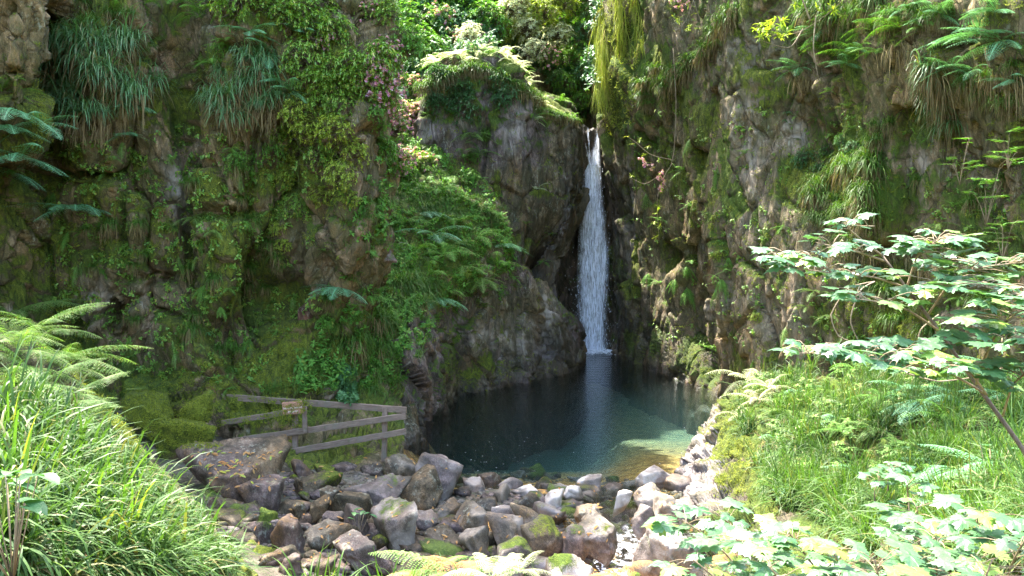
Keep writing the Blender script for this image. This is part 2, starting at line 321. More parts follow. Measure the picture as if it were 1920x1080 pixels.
# --- right cliff ---
PR = [-700, -380, -150, 0, 120, 240, 380, 500, 600]
def rc(px, D, wpt, dx=None, up=None):
    D = D if isinstance(D, (list, tuple)) else [D]*9
    o = [9, 4, .7, 0, -.1, 0, 0, 0, 0]; x = dx or [0]*9
    c = [(px+x[i], PR[i], D[i]+o[i]) for i in range(9)]
    return c+[wpt, wd(wpt, -2.6)]
RC = [rc(1105, 46, W(1130, 640)), rc(1150, 42, W(1150, 650)), rc(1150, 37.5, W(1150, 658), [0, -6, -10, -10, -12, -14, 0, 4, 6]),
      rc(1140, [34]*4+[34.3, 35.2, 36, 36.2, 36.3], W(1160, 664), [0, 0, 0, -8, -14, -6, 8, 14, 18]),
      rc(1175, [32.6]*5+[33.6, 34.4, 34.8, 34.6], W(1190, 682), [0, 0, 0, -8, -8, -12, 0, 0, 6]),
      rc(1225, [31]*5+[31.6, 32, 32, 31.6], W(1235, 702)), rc(1280, [29]*5+[29.4, 29.6, 29.6, 29.4], W(1290, 722)),
      rc(1330, [27]*6+[27.2, 27.6, 27.8], W(1338, 738)), rc(1362, [25.4]*6+[25.2, 25.0, 25.2], W(1352, 744)),
      rc(1420, [23.6]*4+[24, 24, 23.8, 23.4, 23.4], wd(at(1420, 740, 23.8), .1)), rc(1490, [22]*3+[22.4, 22.9, 23.2, 22.6, 22.0, 21.8], wd(at(1490, 740, 22.2), .1)),
      rc(1560, [20.4]*3+[20.8, 21.6, 22.2, 21.4, 20.9, 20.8], wd(at(1560, 740, 21), .1)), rc(1640, [18.8]*4+[19.2, 19.4, 19.6, 19.8, 19.6], wd(at(1640, 740, 19.6), .1)),
      rc(1740, [17.2]*4+[17.6, 18.0, 18.3, 18.2, 18.0], wd(at(1740, 740, 18), .1)), rc(1850, [15.6]*4+[16, 16.6, 16.9, 16.8, 16.6], wd(at(1850, 740, 16.6), .1)),
      rc(2000, [13.8]*5+[14.2, 14.6, 14.6, 14.4], wd(at(2000, 740, 14.5), .1)), rc(2300, 11.5, wd(at(2300, 740, 11.5), .1)), rc(2900, 9, wd(at(2900, 740, 9), .1))]
net('cliff', rowcol(RC), 440, 700, .66, (1.1, 1.3, 4.0), .3, seed=93, tiltx=-.1, base_moss=.13,
    moss=[(1150, 120, 30, 140, .7), (1290, 300, 60, 110, .3), (1230, 150, 60, 60, .3), (1650, 300, 120, 80, .45), (1640, 600, 90, 50, .55), (1600, 260, 30, 80, .4), (1420, 300, 40, 140, -.35), (1450, 580, 110, 90, -.35), (1340, 520, 60, 100, -.2), (1560, 80, 90, 60, .1), (1180, 420, 30, 120, -.1)],
    pale=[(1400, 250, 30, 120, .35), (1450, 420, 70, 120, .10), (1460, 600, 90, 80, .15), (1185, 400, 12, 120, .45), (1480, 240, 20, 30, .6), (1720, 330, 40, 50, .4), (1340, 600, 30, 60, .25), (1420, 90, 70, 60, .25)],
    wet=[(1150, 450, 30, 200, .8), (1190, 620, 50, 70, .7), (1270, 640, 70, 60, .45), (1340, 700, 30, 40, .5)],
    push=[(1520, 275, 50, 50, .4), (1255, 480, 26, 26, .6), (1300, 590, 20, 60, .5), (1210, 60, 20, 60, .4), (1330, 690, 24, 40, .5)])
# --- right bank ---
RBc = [[wd(W(1420, 740), -1.5), wd(W(1340, 790), -1.8), wd(W(1300, 855), -1.6), wd(W(1268, 900), -1), (1270, 1000, 14), (1290, 1200, 10.5)],
       [wd(W(1420, 740), .2), W(1338, 790), W(1298, 855), wd(W(1274, 905), -.05), (1310, 960, 14.4), (1320, 1180, 10.2)],
       [(1420, 715, 21.8), (1366, 762, 19.9), (1338, 820, 17.9), (1330, 885, 16.3), (1370, 950, 13.8), (1380, 1150, 9.8)],
       [(1480, 700, 20.4), (1430, 735, 18.8), (1410, 800, 16.9), (1415, 880, 14.9), (1460, 960, 12.4), (1480, 1130, 9.2)],
       [(1610, 705, 19), (1560, 735, 17.4), (1555, 800, 15.3), (1565, 875, 13.2), (1590, 950, 11), (1600, 1120, 8.2)],
       [(1760, 715, 17), (1720, 750, 15.3), (1715, 810, 13.3), (1720, 880, 11.3), (1740, 960, 9), (1750, 1120, 6.6)],
       [(1960, 735, 14.4), (1950, 770, 12.3), (1950, 830, 10.4), (1950, 890, 8.8), (1950, 970, 7.2), (1950, 1120, 5.5)],
       [(2500, 735, 11.4), (2500, 770, 9.3), (2500, 830, 8.4), (2500, 890, 6.8), (2500, 970, 5.2), (2500, 1120, 3.5)]]
net('bank', np.swapaxes(rowcol(RBc), 0, 1).transpose(1, 0, 2), 260, 360, .75, (.9, .9, .7), .1, mat=MOSSY, seed=111, soft=.5, base_moss=.25,
    moss=[(1330, 830, 40, 90, -.35), (1520, 960, 30, 40, .6)], pale=[(1320, 870, 45, 70, .75), (1300, 900, 40, 30, .5), (1345, 790, 24, 50, .6)])
BK = [[(300, -900, 62), (700, -900, 62), (1000, -900, 60), (1200, -900, 60), (1500, -900, 60)], [(300, -300, 54), (700, -300, 54), (1000, -300, 50), (1200, -300, 50), (1500, -300, 50)], [(300, 0, 50), (700, 0, 50), (1000, 0, 47), (1200, 0, 46), (1500, 0, 46)], [(300, 150, 48), (700, 150, 48), (1000, 130, 46), (1200, 130, 45), (1500, 130, 45)], [(300, 300, 47), (700, 300, 47), (1000, 260, 46), (1200, 260, 45), (1500, 260, 45)]]
net('hill', np.array([[at(*p) for p in r] for r in BK]), 140, 200, 1.4, (2, 2, 3), .1, seed=151, base_moss=.2)
# --- left bank ---
LBr = [[(-700, 640, 9.5), (-100, 640, 10.5), (60, 680, 10.8), (150, 740, 11.2), (230, 820, 11.8), (310, 920, 12), (400, 1010, 11.6), (480, 1100, 10.8)],
       [(-700, 590, 7.8), (-100, 590, 8.6), (40, 620, 8.9), (130, 700, 9.4), (215, 790, 9.8), (300, 880, 10.2), (390, 980, 10.0), (470, 1080, 9.4)],
       [(-700, 680, 6.2), (-100, 680, 6.6), (30, 720, 7.1), (120, 780, 7.4), (210, 850, 7.8), (300, 930, 8.2), (385, 1010, 8.2), (460, 1100, 8.0)],
       [(-700, 860, 4.8), (-100, 860, 5), (30, 880, 5.3), (120, 920, 5.6), (210, 960, 6), (290, 1010, 6.4), (370, 1070, 6.6), (450, 1150, 6.6)],
       [(-700, 1100, 3.4), (-100, 1080, 3.8), (30, 1080, 4.2), (120, 1100, 4.6), (210, 1120, 4.9), (290, 1160, 5.1), (370, 1200, 5.3), (450, 1260, 5.4)],
       [(-700, 2000, 2), (-100, 2000, 2), (30, 2000, 2.1), (120, 2000, 2.2), (210, 2000, 2.3), (290, 2000, 2.4), (370, 2000, 2.5), (450, 2000, 2.6)]]
net('bank', np.array([[at(*p) for p in r] for r in LBr]), 200, 260, .25, (.5, .5, .4), .1, mat=MOSSY, seed=131, soft=.6, base_moss=.1)

# --- ground sheet ---
def gz(x, y):
    zn = np.interp(y, [-20, 3, 5, 7, 9, 10.5, 13, 16], [2.9, 2.9, 2.2, 1.5, .55, .15, .0, .05])
    ch = np.exp(-((x-1.9)/1.0)**2)*ss(17.2, 15.2, y)
    chz = np.interp(y, [-20, 8, 12, 15, 17], [-1.4, -1.1, -.75, -.42, -.2])
    z = zn*(1-ch)+chz*ch
    left = np.clip(-x-1.6, 0, 9)
    z = z+np.where(y > 10, .13*left, 0)*ss(9, 12, y)+.16*np.clip(left-4, 0, 9)*ss(14, 18, y)
    pool = ss(15.9, 16.9, y+.25*np.abs(x-1.2)*.4)*ss(-2.6, -1.4, x+.02*(y-16))
    pz = np.interp(y+.3*fbm(np.stack([x*.6, y*.6, x*0], -1), 2, 9), [15.8, 16.6, 17.6, 19.5, 21.5, 23.5, 27], [-.04, -.16, -.34, -.75, -1.15, -1.7, -2.5])
    pz = pz*(1-.4*ss(1.8, 3.6, x))
    z = z*(1-pool)+pz*pool
    z = np.where(y > 38, z+(y-38)*.5, z)
    hill = np.clip(x-(15+.0*y), 0, 12)*1.2+np.clip(-14-x, 0, 12)*1.2
    z = z+np.minimum(hill, 13)+ss(44, 90, y)*30
    return z+.06*fbm(np.stack([x*1.2, y*1.2, x*0], -1), 3, 4)
gx = np.concatenate([np.linspace(-150, -16, 30), np.linspace(-15, -9, 50), np.linspace(-8.9, 8.9, 250), np.linspace(9, 16, 50), np.linspace(17, 150, 30)])
gy = np.concatenate([np.linspace(-40, 5, 40), np.linspace(5.1, 32, 340), np.linspace(32.2, 60, 60), np.linspace(62, 220, 30)])
GX, GY = np.meshgrid(gx, gy[::-1]); GZ = gz(GX, GY)
def ground_mat():
    m = M('ground_soil'); v = m.pos(); a = m.noise(v, 2.5, 6, .6); b = m.noise(v, 14, 5, .7); c = m.vor(v, 7); 
    col = m.ramp(a, (.3, (.05, .036, .022)), (.5, (.11, .085, .06)), (.7, (.19, .16, .12)))
    col = m.mix(m.ramp(b, (.45, 0.0), (.65, .8)), col, (.05, .075, .018))
    z = m.n('SeparateXYZ', i_0=m.n('NewGeometry').outputs['Position']).outputs[2]
    bed = m.ramp(m.noise(v, 3.5, 6, .65), (.3, (.24, .10, .02)), (.5, (.55, .28, .06)), (.7, (.80, .52, .18)))
    bed = m.mix(m.ramp(m.vor(v, 4.5, 0, 'DISTANCE_TO_EDGE'), (0.0, .7), (.12, 0.0)), bed, (.10, .05, .02))
    bed = m.mix(m.ramp(m.math('ADD', m.math('MULTIPLY', z, .4), 1.0), (.1, .9), (.75, 0.0)), bed, (.26, .31, .25))
    col = m.mix(m.ramp(z, (0.0, 1.0), (.02, 0.0)), col, bed)
    return m.done(m.bsdf(i_Base_Color=col, i_Roughness=.9, i_Normal=m.bump(m.math('ADD', b, c), .8, .08)))
me = mesh_np('ground', np.stack([GX, GY, GZ], -1).reshape(-1, 3), gridfaces(*GX.shape), 4, ground_mat(), True)
GROUND = tag(link('ground', me), kind='structure')
# ---------- plant building blocks ----------
def nz(v): return v/(np.linalg.norm(v, axis=-1, keepdims=True)+1e-9)
PROF = {'grass': lambda s: (1-s**2.2)*.92+.06, 'leaf': lambda s: np.sin(np.pi*np.clip(s*.93+.05, 0, 1))**.8+.02,
        'pinna': lambda s: (1-s)**.8*np.minimum(1, s*6+.45)+.03, 'stem': lambda s: 1-.75*s, 'tongue': lambda s: np.minimum(1, s*5+.35)*(1-s**4)+.03}
def ribbons(base, d0, g, L, Wd, k=4, prof='grass', roll=None, fold=0.0, gp=1.0):
    """many strips: base (N,3), start direction, droop g, length, width -> verts, quads"""
    base = np.atleast_2d(base).astype(float); N = len(base); d0 = nz(np.broadcast_to(d0, (N, 3)).astype(float))
    g = np.broadcast_to(g, (N,)).astype(float); L = np.broadcast_to(L, (N,)).astype(float); Wd = np.broadcast_to(Wd, (N,)).astype(float)
    p = base.copy(); pts = [p]; dirs = [d0]
    for j in range(k):
        s = ((j+1)/k)**gp; d = d0.copy(); d[:, 2] -= g*s; d = nz(d); p = p+d*(L/k)[:, None]; pts.append(p); dirs.append(d)
    P = np.stack(pts, 1); Dd = np.stack(dirs, 1)
    side = np.cross(d0, [0, 0, 1.0]); bad = np.linalg.norm(side, axis=1) < .15
    side[bad] = np.stack([np.cos(RNG.random(bad.sum())*6.28), np.sin(RNG.random(bad.sum())*6.28), np.zeros(bad.sum())], -1) if bad.any() else side[bad]
    side = nz(side)
    if roll is not None:
        roll = np.broadcast_to(roll, (N,)); up = np.cross(side, d0); side = side*np.cos(roll)[:, None]+up*np.sin(roll)[:, None]
    S = side[:, None, :]; w = PROF[prof](np.linspace(0, 1, k+1))[None, :, None]*Wd[:, None, None]*.5
    if fold:
        nrm = np.cross(np.broadcast_to(S, Dd.shape), Dd)
        V = np.stack([P-S*w+nrm*w*fold, P, P+S*w+nrm*w*fold], 2); m = 3
    else: V = np.stack([P-S*w, P+S*w], 2); m = 2
    V = V.reshape(N, -1, 3); f = []
    for j in range(k):
        for c in range(m-1): a = j*m+c; f.append([a, a+1, a+m+1, a+m])
    f = np.array(f)[None]+np.arange(N)[:, None, None]*((k+1)*m)
    return V.reshape(-1, 3), f.reshape(-1, 4), P
def join(*vf):
    V = []; Fs = []; o = 0
    for x in vf:
        V.append(x[0]); Fs.append(np.asarray(x[1])+o); o += len(x[0])
    return np.concatenate(V), np.concatenate(Fs)
def tube(pts, r, n=6):
    pts = np.asarray(pts, float); r = np.broadcast_to(r, (len(pts),)); T = nz(np.gradient(pts, axis=0)); ref = np.array([.3, .9, .2])
    A = nz(np.cross(T, ref)); B = np.cross(T, A); a = np.linspace(0, 2*math.pi, n, endpoint=False)
    V = pts[:, None]+(A[:, None]*np.cos(a)[None, :, None]+B[:, None]*np.sin(a)[None, :, None])*r[:, None, None]
    V = np.concatenate([V.reshape(-1, 3), pts[:1], pts[-1:]]); k = len(pts); f = []
    for i in range(k-1):
        for j in range(n): f.append([i*n+j, i*n+(j+1) % n, (i+1)*n+(j+1) % n, (i+1)*n+j])
    for j in range(0, n, 2):
        f.append([k*n, (j+2) % n, (j+1) % n, j]); f.append([k*n+1, (k-1)*n+j, (k-1)*n+(j+1) % n, (k-1)*n+(j+2) % n])
    return V, np.array(f)
def mk(name, vf, mat, smooth=True):
    return mesh_np(name, vf[0], vf[1], 4, mat, smooth)
def stamp(tmpl, locs, rotz, scl, nrm=None, tilt=0.0):
    """merge N transformed copies of a template (V,F)"""
    V, Fc = tmpl; locs = np.asarray(locs, float); N = len(locs); c, s = np.cos(rotz), np.sin(rotz)
    X = V[None, :, 0]*c[:, None]-V[None, :, 1]*s[:, None]; Y = V[None, :, 0]*s[:, None]+V[None, :, 1]*c[:, None]
    Z = np.broadcast_to(V[None, :, 2], X.shape); Q = np.stack([X, Y, Z], -1)*np.asarray(scl)[:, None, None]
    if nrm is not None:   # lean the local z towards the surface normal
        zz = nz(nrm*tilt+np.array([0, 0, 1.0])*(1-tilt)); xx = nz(np.cross([0.0, 1.0, 0.05], zz)); yy = np.cross(zz, xx)
        Q = Q[..., 0:1]*xx[:, None]+Q[..., 1:2]*yy[:, None]+Q[..., 2:3]*zz[:, None]
    Q = Q+locs[:, None]
    return Q.reshape(-1, 3), (Fc[None]+np.arange(N)[:, None, None]*len(V)).reshape(-1, Fc.shape[1])

def leaf_mat(name, c1, c2, c3=None, trans=.35, rough=.45, spec=.4, hue=.5, tint=(1.35, 1.5, .55)):
    m = M(name); oi = m.n('ObjectInfo').outputs['Random']; ri = m.n('NewGeometry').outputs['Random Per Island']
    f = m.math('FRACT', m.math('ADD', m.math('MULTIPLY', oi, hue), ri)); c = m.mix(m.ramp(f, (0.0, 0.0), (1.0, 1.0)), c1, c2)
    if c3: c = m.mix(m.ramp(ri, (.86, 0.0), (.93, 1.0)), c, c3)
    v = m.pos(); c = m.mix(m.ramp(m.noise(v, 2.3, 3), (.35, .35), (.62, 0.0)), c, m.mix(1.0, c, (.55, .65, .6), 'MULTIPLY'))
    c = m.mix(.35, c, m.mix(m.noise(v, 40, 3, .7), m.mix(1.0, c, (.5, .5, .4), 'MULTIPLY'), m.mix(.35, c, (.5, .5, .25))))
    b = m.bsdf(i_Base_Color=c, i_Roughness=rough); b.inputs['Specular IOR Level'].default_value = spec
    t = m.n('BsdfTranslucent', i_Color=m.mix(1.0, c, tint, 'MULTIPLY'))
    x = m.n('MixShader', i_0=trans); m.set(x.inputs[1], b); m.set(x.inputs[2], t); return m.done(x)
LM = dict(
    fern=leaf_mat('fern_green', (.06, .22, .025), (.17, .38, .05), (.22, .30, .04), .30, .55, .2),
    bluefern=leaf_mat('fern_blue_green', (.09, .29, .13), (.20, .44, .23), None, .22, .5, .35),
    palefern=leaf_mat('fern_pale', (.12, .27, .045), (.23, .37, .08), (.34, .32, .12), .35, .5, .3),
    grass=leaf_mat('grass_green', (.028, .105, .008), (.085, .20, .014), (.19, .22, .035), .38, .5, .25),
    darkgrass=leaf_mat('shaded_grass_green', (.02, .08, .012), (.06, .15, .02), (.16, .15, .04), .3, .5, .25),  # darker copy of the grass: shaded patches put into the colour
    bluegrass=leaf_mat('woodrush_green', (.07, .20, .07), (.15, .31, .12), (.26, .22, .09), .28, .4, .45),
    dead=leaf_mat('dead_blades', (.16, .095, .04), (.32, .23, .11), (.12, .07, .03), .25, .8, .2),
    rhodo=leaf_mat('rhododendron_leaf', (.08, .23, .02), (.24, .40, .045), (.34, .34, .04), .28, .42, .4),
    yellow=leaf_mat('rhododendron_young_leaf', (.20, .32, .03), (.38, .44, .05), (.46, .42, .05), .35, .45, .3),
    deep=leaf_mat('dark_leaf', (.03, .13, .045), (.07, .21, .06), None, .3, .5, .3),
    flower=leaf_mat('pink_blossom', (.72, .26, .58), (.85, .50, .76), (.9, .75, .85), .4, .6, .3),
    moss=leaf_mat('moss_green', (.13, .16, .012), (.28, .30, .02), (.08, .12, .015), .3, .9, .1),
    litmoss=leaf_mat('hanging_moss_green', (.26, .31, .03), (.42, .44, .08), (.36, .26, .08), .4, .8, .15),  # brighter moss colour carries the sunlight on the curtain
    bleach=leaf_mat('bleached_fern', (.52, .58, .30), (.74, .74, .52), None, .55, .5, .4, tint=(1.3, 1.3, 1.15)),  # near-white colour stands in for foliage blown out by sun
    syc=leaf_mat('sycamore_leaf', (.03, .13, .05), (.10, .23, .10), (.24, .38, .06), .22, .36, .5),
    rust=leaf_mat('rusty_bracken', (.40, .16, .05), (.50, .28, .11), None, .3, .7, .2))
def bark_mat(name, c1, c2):
    m = M(name); v = m.pos((1, 1, .3)); f = m.noise(v, 22, 5, .7)
    return m.done(m.bsdf(i_Base_Color=m.mix(m.ramp(f, (.35, 0.0), (.65, 1.0)), c1, c2), i_Roughness=.85, i_Normal=m.bump(f, .7, .01)))
BARK = bark_mat('bark_brown', (.07, .045, .03), (.20, .15, .10)); TWIG = bark_mat('twig_tan', (.16, .11, .06), (.36, .27, .16)); MBARK = bark_mat('mossy_bark', (.05, .045, .02), (.13, .14, .04))

U = lambda a, b, n=None: RNG.uniform(a, b, n)
def fern_vf(nf=8, L=.6, spread=(0, 2*math.pi), up=(.2, .9), droop=1.3, pairs=18, pin=6, wid=.32, hang=0):
    parts = []
    for i in range(nf):
        az = spread[0]+(i+U(.1, .9))/nf*(spread[1]-spread[0]); el_ = U(*up); Lf = L*U(.7, 1.1)
        d0 = np.array([math.cos(az)*math.cos(el_), math.sin(az)*math.cos(el_), math.sin(el_)])
        v, f, P = ribbons([[0, 0, 0]], [d0], droop*U(.8, 1.2)+hang, Lf, Lf*.018, 10, 'stem'); parts.append((v, f)); P = P[0]
        t = np.linspace(.12, .99, pairs); ii = t*10; i0 = np.clip(ii.astype(int), 0, 9); fr = (ii-i0)[:, None]; pts = P[i0]*(1-fr)+P[i0+1]*fr; T = nz(P[i0+1]-P[i0])
        S = nz(np.cross(T, [0, 0, 1.0])+1e-6); Nn = nz(np.cross(S, T)); pl = Lf*wid*.5*np.minimum(1, t*3.2)*(1-t)**.75*1.6+Lf*.012
        for sg in (-1, 1):
            d = nz(S*sg+T*.42-Nn*.22+U(-.08, .08, S.shape)); w = Lf/pairs*.95
            if pin == 0:
                v, f, _ = ribbons(pts, d, .35, pl, w, 3, 'pinna'); parts.append((v, f)); continue
            q = (np.arange(pin)+.3)/pin
            for s2 in (-1, 1):
                pb = pts[:, None]+d[:, None]*(pl[:, None]*q[None])[..., None]; pb[..., 2] -= (pl[:, None]*q[None]**2)*.18
                sd = nz(np.cross(d, Nn))*s2; dd = nz(sd+d*.75)[:, None]; dd = np.broadcast_to(dd, pb.shape).reshape(-1, 3)
                ll = (w*.66*(1-q*.72))[None]*np.ones((pairs, 1))*np.minimum(1, pl/(Lf*.05))[:, None]
                v, f, _ = ribbons(pb.reshape(-1, 3), dd, .15, ll.ravel(), (pl[:, None]/pin*1.05*np.ones((1, pin))).ravel(), 2, 'pinna', roll=U(-.25, .25, pb.shape[0]*pin)); parts.append((v, f))
    return join(*parts)
def grass_vf(n=60, r=.08, L=(.25, .5), up=(.5, 1.4), droop=(.8, 2.2), w=.008, az=(0, 2*math.pi), k=5):
    a = U(az[0], az[1], n); e = U(up[0], up[1], n); b = np.stack([U(-r, r, n), U(-r, r, n), np.zeros(n)], -1)
    d = np.stack([np.cos(a)*np.cos(e), np.sin(a)*np.cos(e), np.sin(e)], -1)
    v, f, _ = ribbons(b, d, U(droop[0], droop[1], n), U(L[0], L[1], n), U(.7, 1.2, n)*w, k, 'grass', roll=U(-.5, .5, n), gp=1.4); return v, f
def whorls_vf(tips, axes, nl=8, L=.09, w=.028, droop=.5, elev=.25):
    N = len(tips); a = (np.arange(nl)[None]/nl*2*math.pi+U(0, 6.28, (N, 1))+U(-.25, .25, (N, nl))); ax = nz(np.asarray(axes, float))
    X = nz(np.cross(ax, [.31, .2, .93])); Y = np.cross(ax, X); e = U(elev-.35, elev+.35, (N, nl))
    d = (X[:, None]*np.cos(a)[..., None]+Y[:, None]*np.sin(a)[..., None])*np.cos(e)[..., None]+ax[:, None]*np.sin(e)[..., None]
    b = np.repeat(np.asarray(tips)[:, None], nl, 1)+d*.006
    v, f, _ = ribbons(b.reshape(-1, 3), d.reshape(-1, 3), droop*U(.5, 1.4, N*nl), L*U(.65, 1.15, N*nl), w*U(.8, 1.2, N*nl), 3, 'leaf', fold=.25); return v, f
def bush(nt=60, R=.6, flat=.7, leafL=.10, leafw=.03, nl=8, out=(0, -1, 0), front=True):
    """branches + whorled leaves; the bush grows out of (0,0,0)"""
    dirs = nz(RNG.normal(size=(nt, 3))+np.array(out)*.75+np.array([0, 0, .45])); rad = R*U(.35, 1.0, nt)**.7; tips = dirs*rad[:, None]*np.array([1, 1, flat])
    br = []
    for i in range(nt):
        mid = tips[i]*.5+RNG.normal(size=3)*R*.08; mid[2] -= R*.05
        br.append(tube(crv([[0, 0, 0], mid*.6, mid, tips[i]], 6), np.linspace(.011, .003, 6)*R*1.4, 4))
    return join(*br), whorls_vf(tips, nz(dirs+np.array([0, 0, .6])), nl, leafL, leafw), tips
def maple_vf():
    """five-lobed leaf in the xy plane, stalk end at the origin, about 1 unit wide"""
    pol = [(0, 0), (.10, -.13), (.34, -.17), (.30, -.03), (.47, .02), (.42, .13), (.56, .30), (.40, .30), (.36, .38), (.24, .33), (.27, .50), (.15, .54), (.12, .68), (.04, .70), (0, .88)]
    R_ = np.array(pol); L_ = R_[1:-1][::-1]*np.array([-1, 1]); P = np.concatenate([R_, L_]); c = np.array([0, .22])
    ring = P; mid = c+(P-c)*.5; n = len(P)
    V = np.concatenate([ring, mid, [c]]); r = np.hypot(V[:, 0], V[:, 1]-.22); z = -.22*r**2+.035*np.cos(np.arctan2(V[:, 0], V[:, 1]-.22)*5)*r
    V = np.concatenate([V, z[:, None]], 1); f = []
    for i in range(n): f.append([i, (i+1) % n, n+(i+1) % n, n+i])
    for i in range(0, n-1, 2): f.append([n+i, n+i+1, n+(i+2) % n, 2*n])
    return V, np.array(f)

# ---------- placing on the built surfaces ----------
bpy.context.view_layer.update(); DG = bpy.context.evaluated_depsgraph_get(); O_ = Vector((0, 0, CZ))
def cast(px, py):
    r = ray(px, py); ok, loc, n, idx, ob, _ = SC.ray_cast(DG, O_, Vector(tuple(r)).normalized(), distance=120)
    return (np.array(loc), np.array(n), ob.name) if ok else None
def down(x, y, z=30):
    ok, loc, n, idx, ob, _ = SC.ray_cast(DG, Vector((x, y, z)), Vector((0, 0, -1)), distance=80)
    return (np.array(loc), np.array(n), ob.name) if ok else None
def scatter(n, poly, nmin=-1, names=None):
    """random hits inside a polygon seen from the path, each resting on a built surface"""
    poly = np.array(poly, float); lo, hi = poly.min(0), poly.max(0); out = []; nn = []; tries = 0
    while len(out) < n and tries < n*6:
        tries += 1; x = U(lo[0], hi[0]); y = U(lo[1], hi[1]); c = False; j = len(poly)-1
        for i in range(len(poly)):
            if (poly[i, 1] > y) != (poly[j, 1] > y) and x < (poly[j, 0]-poly[i, 0])*(y-poly[i, 1])/(poly[j, 1]-poly[i, 1])+poly[i, 0]: c = not c
            j = i
        if not c: continue
        h = cast(x, y)
        if h is None or h[1][2] < nmin or h[0][1] > 60: continue
        if names and not any(k in h[2] for k in names): continue
        out.append(h[0]); nn.append(h[1])
    return np.array(out).reshape(-1, 3), np.array(nn).reshape(-1, 3)
THINGS = []
ORD = 'first second third fourth fifth sixth seventh eighth ninth tenth eleventh twelfth thirteenth fourteenth fifteenth sixteenth seventeenth eighteenth nineteenth twentieth twenty-first twenty-second twenty-third twenty-fourth twenty-fifth twenty-sixth twenty-seventh twenty-eighth twenty-ninth thirtieth thirty-first thirty-second thirty-third thirty-fourth thirty-fifth thirty-sixth thirty-seventh thirty-eighth thirty-ninth fortieth'.split()
def thing(o, desc, zone, cat, group=None):
    THINGS.append((o, desc, zone)); o['category'] = cat
    if group: o['group'] = group
    return o
def label_all():
    from collections import defaultdict
    g = defaultdict(list)
    for o, d, z in THINGS: g[(d, z)].append(o)
    for (d, z), L in g.items():
        L.sort(key=lambda o: float(proj(np.array(o.matrix_world.translation if False else o.location))[0]))
        for i, o in enumerate(L):
            if len(L) == 1: o['label'] = f'{d} {z}'
            elif i < len(ORD): o['label'] = f'{ORD[i]} {d} from the left {z}'
            else: o['label'] = f'{d} {z}, counted {i+1} from the left'
            if len(o['label'].split()) > 16: print('LONG', o['label'])
def copy_tree(o, parent=None):
    c = o.copy(); COL.objects.link(c); c.parent = parent
    for ch in list(o.children):
        copy_tree(ch, c)
    return c
# ---------- boulders ----------
import bmesh
def ico(n):
    b = bmesh.new(); bmesh.ops.create_icosphere(b, subdivisions=n, radius=1); V = np.array([v.co[:] for v in b.verts]); Fc = np.array([[v.index for v in f.verts] for f in b.faces]); b.free(); return nz(V), Fc
ICO = {n: ico(n) for n in (3, 4, 5)}
def boulder(seed, sub=4, npl=11, round_=.009, moss=0.0, pale=0.0, wet=0.0, mat=None, dims=(1, 1, 1), flat_top=True):
    rg = np.random.default_rng(seed); V, Fc = ICO[sub]
    n = nz(rg.normal(size=(npl, 3))*np.array([1, 1, .9])); d = rg.uniform(.5, .92, npl)
    if flat_top:
        t = nz(np.array([[rg.uniform(-.35, .35), rg.uniform(-.6, .1), 1.0], [rg.uniform(-.5, .5), -1, rg.uniform(-.1, .4)]])); n = np.concatenate([n, t]); d = np.concatenate([d, [rg.uniform(.55, .75), rg.uniform(.6, .8)]])
    n = np.concatenate([n, -n.mean(0, keepdims=True)+[[0, 0, -.2]]]); n = nz(n); d = np.concatenate([d, [.8]])
    q = V@n.T; r = np.where(q > .05, d/np.maximum(q, .05), 9); k = 1/round_
    r = -np.log(np.exp(-k*np.minimum(r, 3)).sum(1))/k; P = V*r[:, None]
    P = P/np.abs(P).max(0)*np.array(dims)
    s = max(dims); W_ = P+seed*3.1
    f1, f2, off, h = voro(W_/(s*.5), seed % 97)
    P = P+V*(s*(.018*fbm(W_/s*1.6, 4, 5)+.06*((h[:, 1:4]-.5)*off*2).sum(-1)+.03*(h[:, 0]-.5)+.014*fbm(W_/s*9, 3, 8)))[:, None]
    at_ = cover_attrs(W_*1.0, nz(V*np.array([1, 1, 1])), seed % 50, moss, pale, wet)
    return mesh_np('boulder', P, Fc, 3, mat or STONE, True, at_)
STONE = rock_mat('boulder_stone', tone=.70, purple=.85, film=.15, brown=(1.05, 1, .95), obj=True, strata=(1, 1, .8), rough=.7, bumpd=.035, crack=.12)
GROT = dict(x='boulders tumbled in front of the pool')
RED = rock_mat('red_stone', tone=.75, purple=.2, film=.1, obj=True, brown=(1.35, .85, .72), crack=.1)
def put_rock(x0, y0, x1, y1, desc, zone, moss=-.35, pale=0.0, wet=0.0, D=None, sub=4, group='boulders heaped in front of the pool', sink=.12, yaw=None, name='boulder', npl=10, roll=0.0, deep=.9):
    cx = (x0+x1)/2
    h = cast(cx, min(y1-3, 1500)); 
    if D is None: D = h[0][1]
    w_ = (x1-x0)/F*D*.5; hh = (y1-y0)/F*D*.5; dd = (w_+hh)*.5*deep*1.15
    D2 = D+dd*.6; w_ *= D2/D; hh *= D2/D
    c = at(cx, (y0+y1)/2, D2); sd = abs(hash((round(x0), round(y0), 3))) % 9973; sd = int((x0*7+y0*13+x1*3)) % 9973
    yw = (sd % 100)/100*.8-.4 if yaw is None else yaw
    moss = moss-.27 if moss < .3 else moss
    me = boulder(sd, sub, npl, .009, moss, pale, wet, RED if 'reddish' in desc else None, dims=(w_*1.14, dd*1.05, hh*1.16+sink*.5))
    o = link(name, me, loc=c-np.array([0, 0, sink*.5]), rot=(0, roll, yw)); return thing(o, desc, zone, 'rock' if name != 'boulder' else 'boulder', group)
LMOS = 'beside the left end of the fence'; BF = 'below the fence'; MID = 'between the fence and the bottom ferns'; SH = 'on the sunlit near shore of the pool'; RT = 'at the foot of the right bank'; CT = 'in the rubble above the bottom ferns'
G2 = 'mossy boulders by the fence'
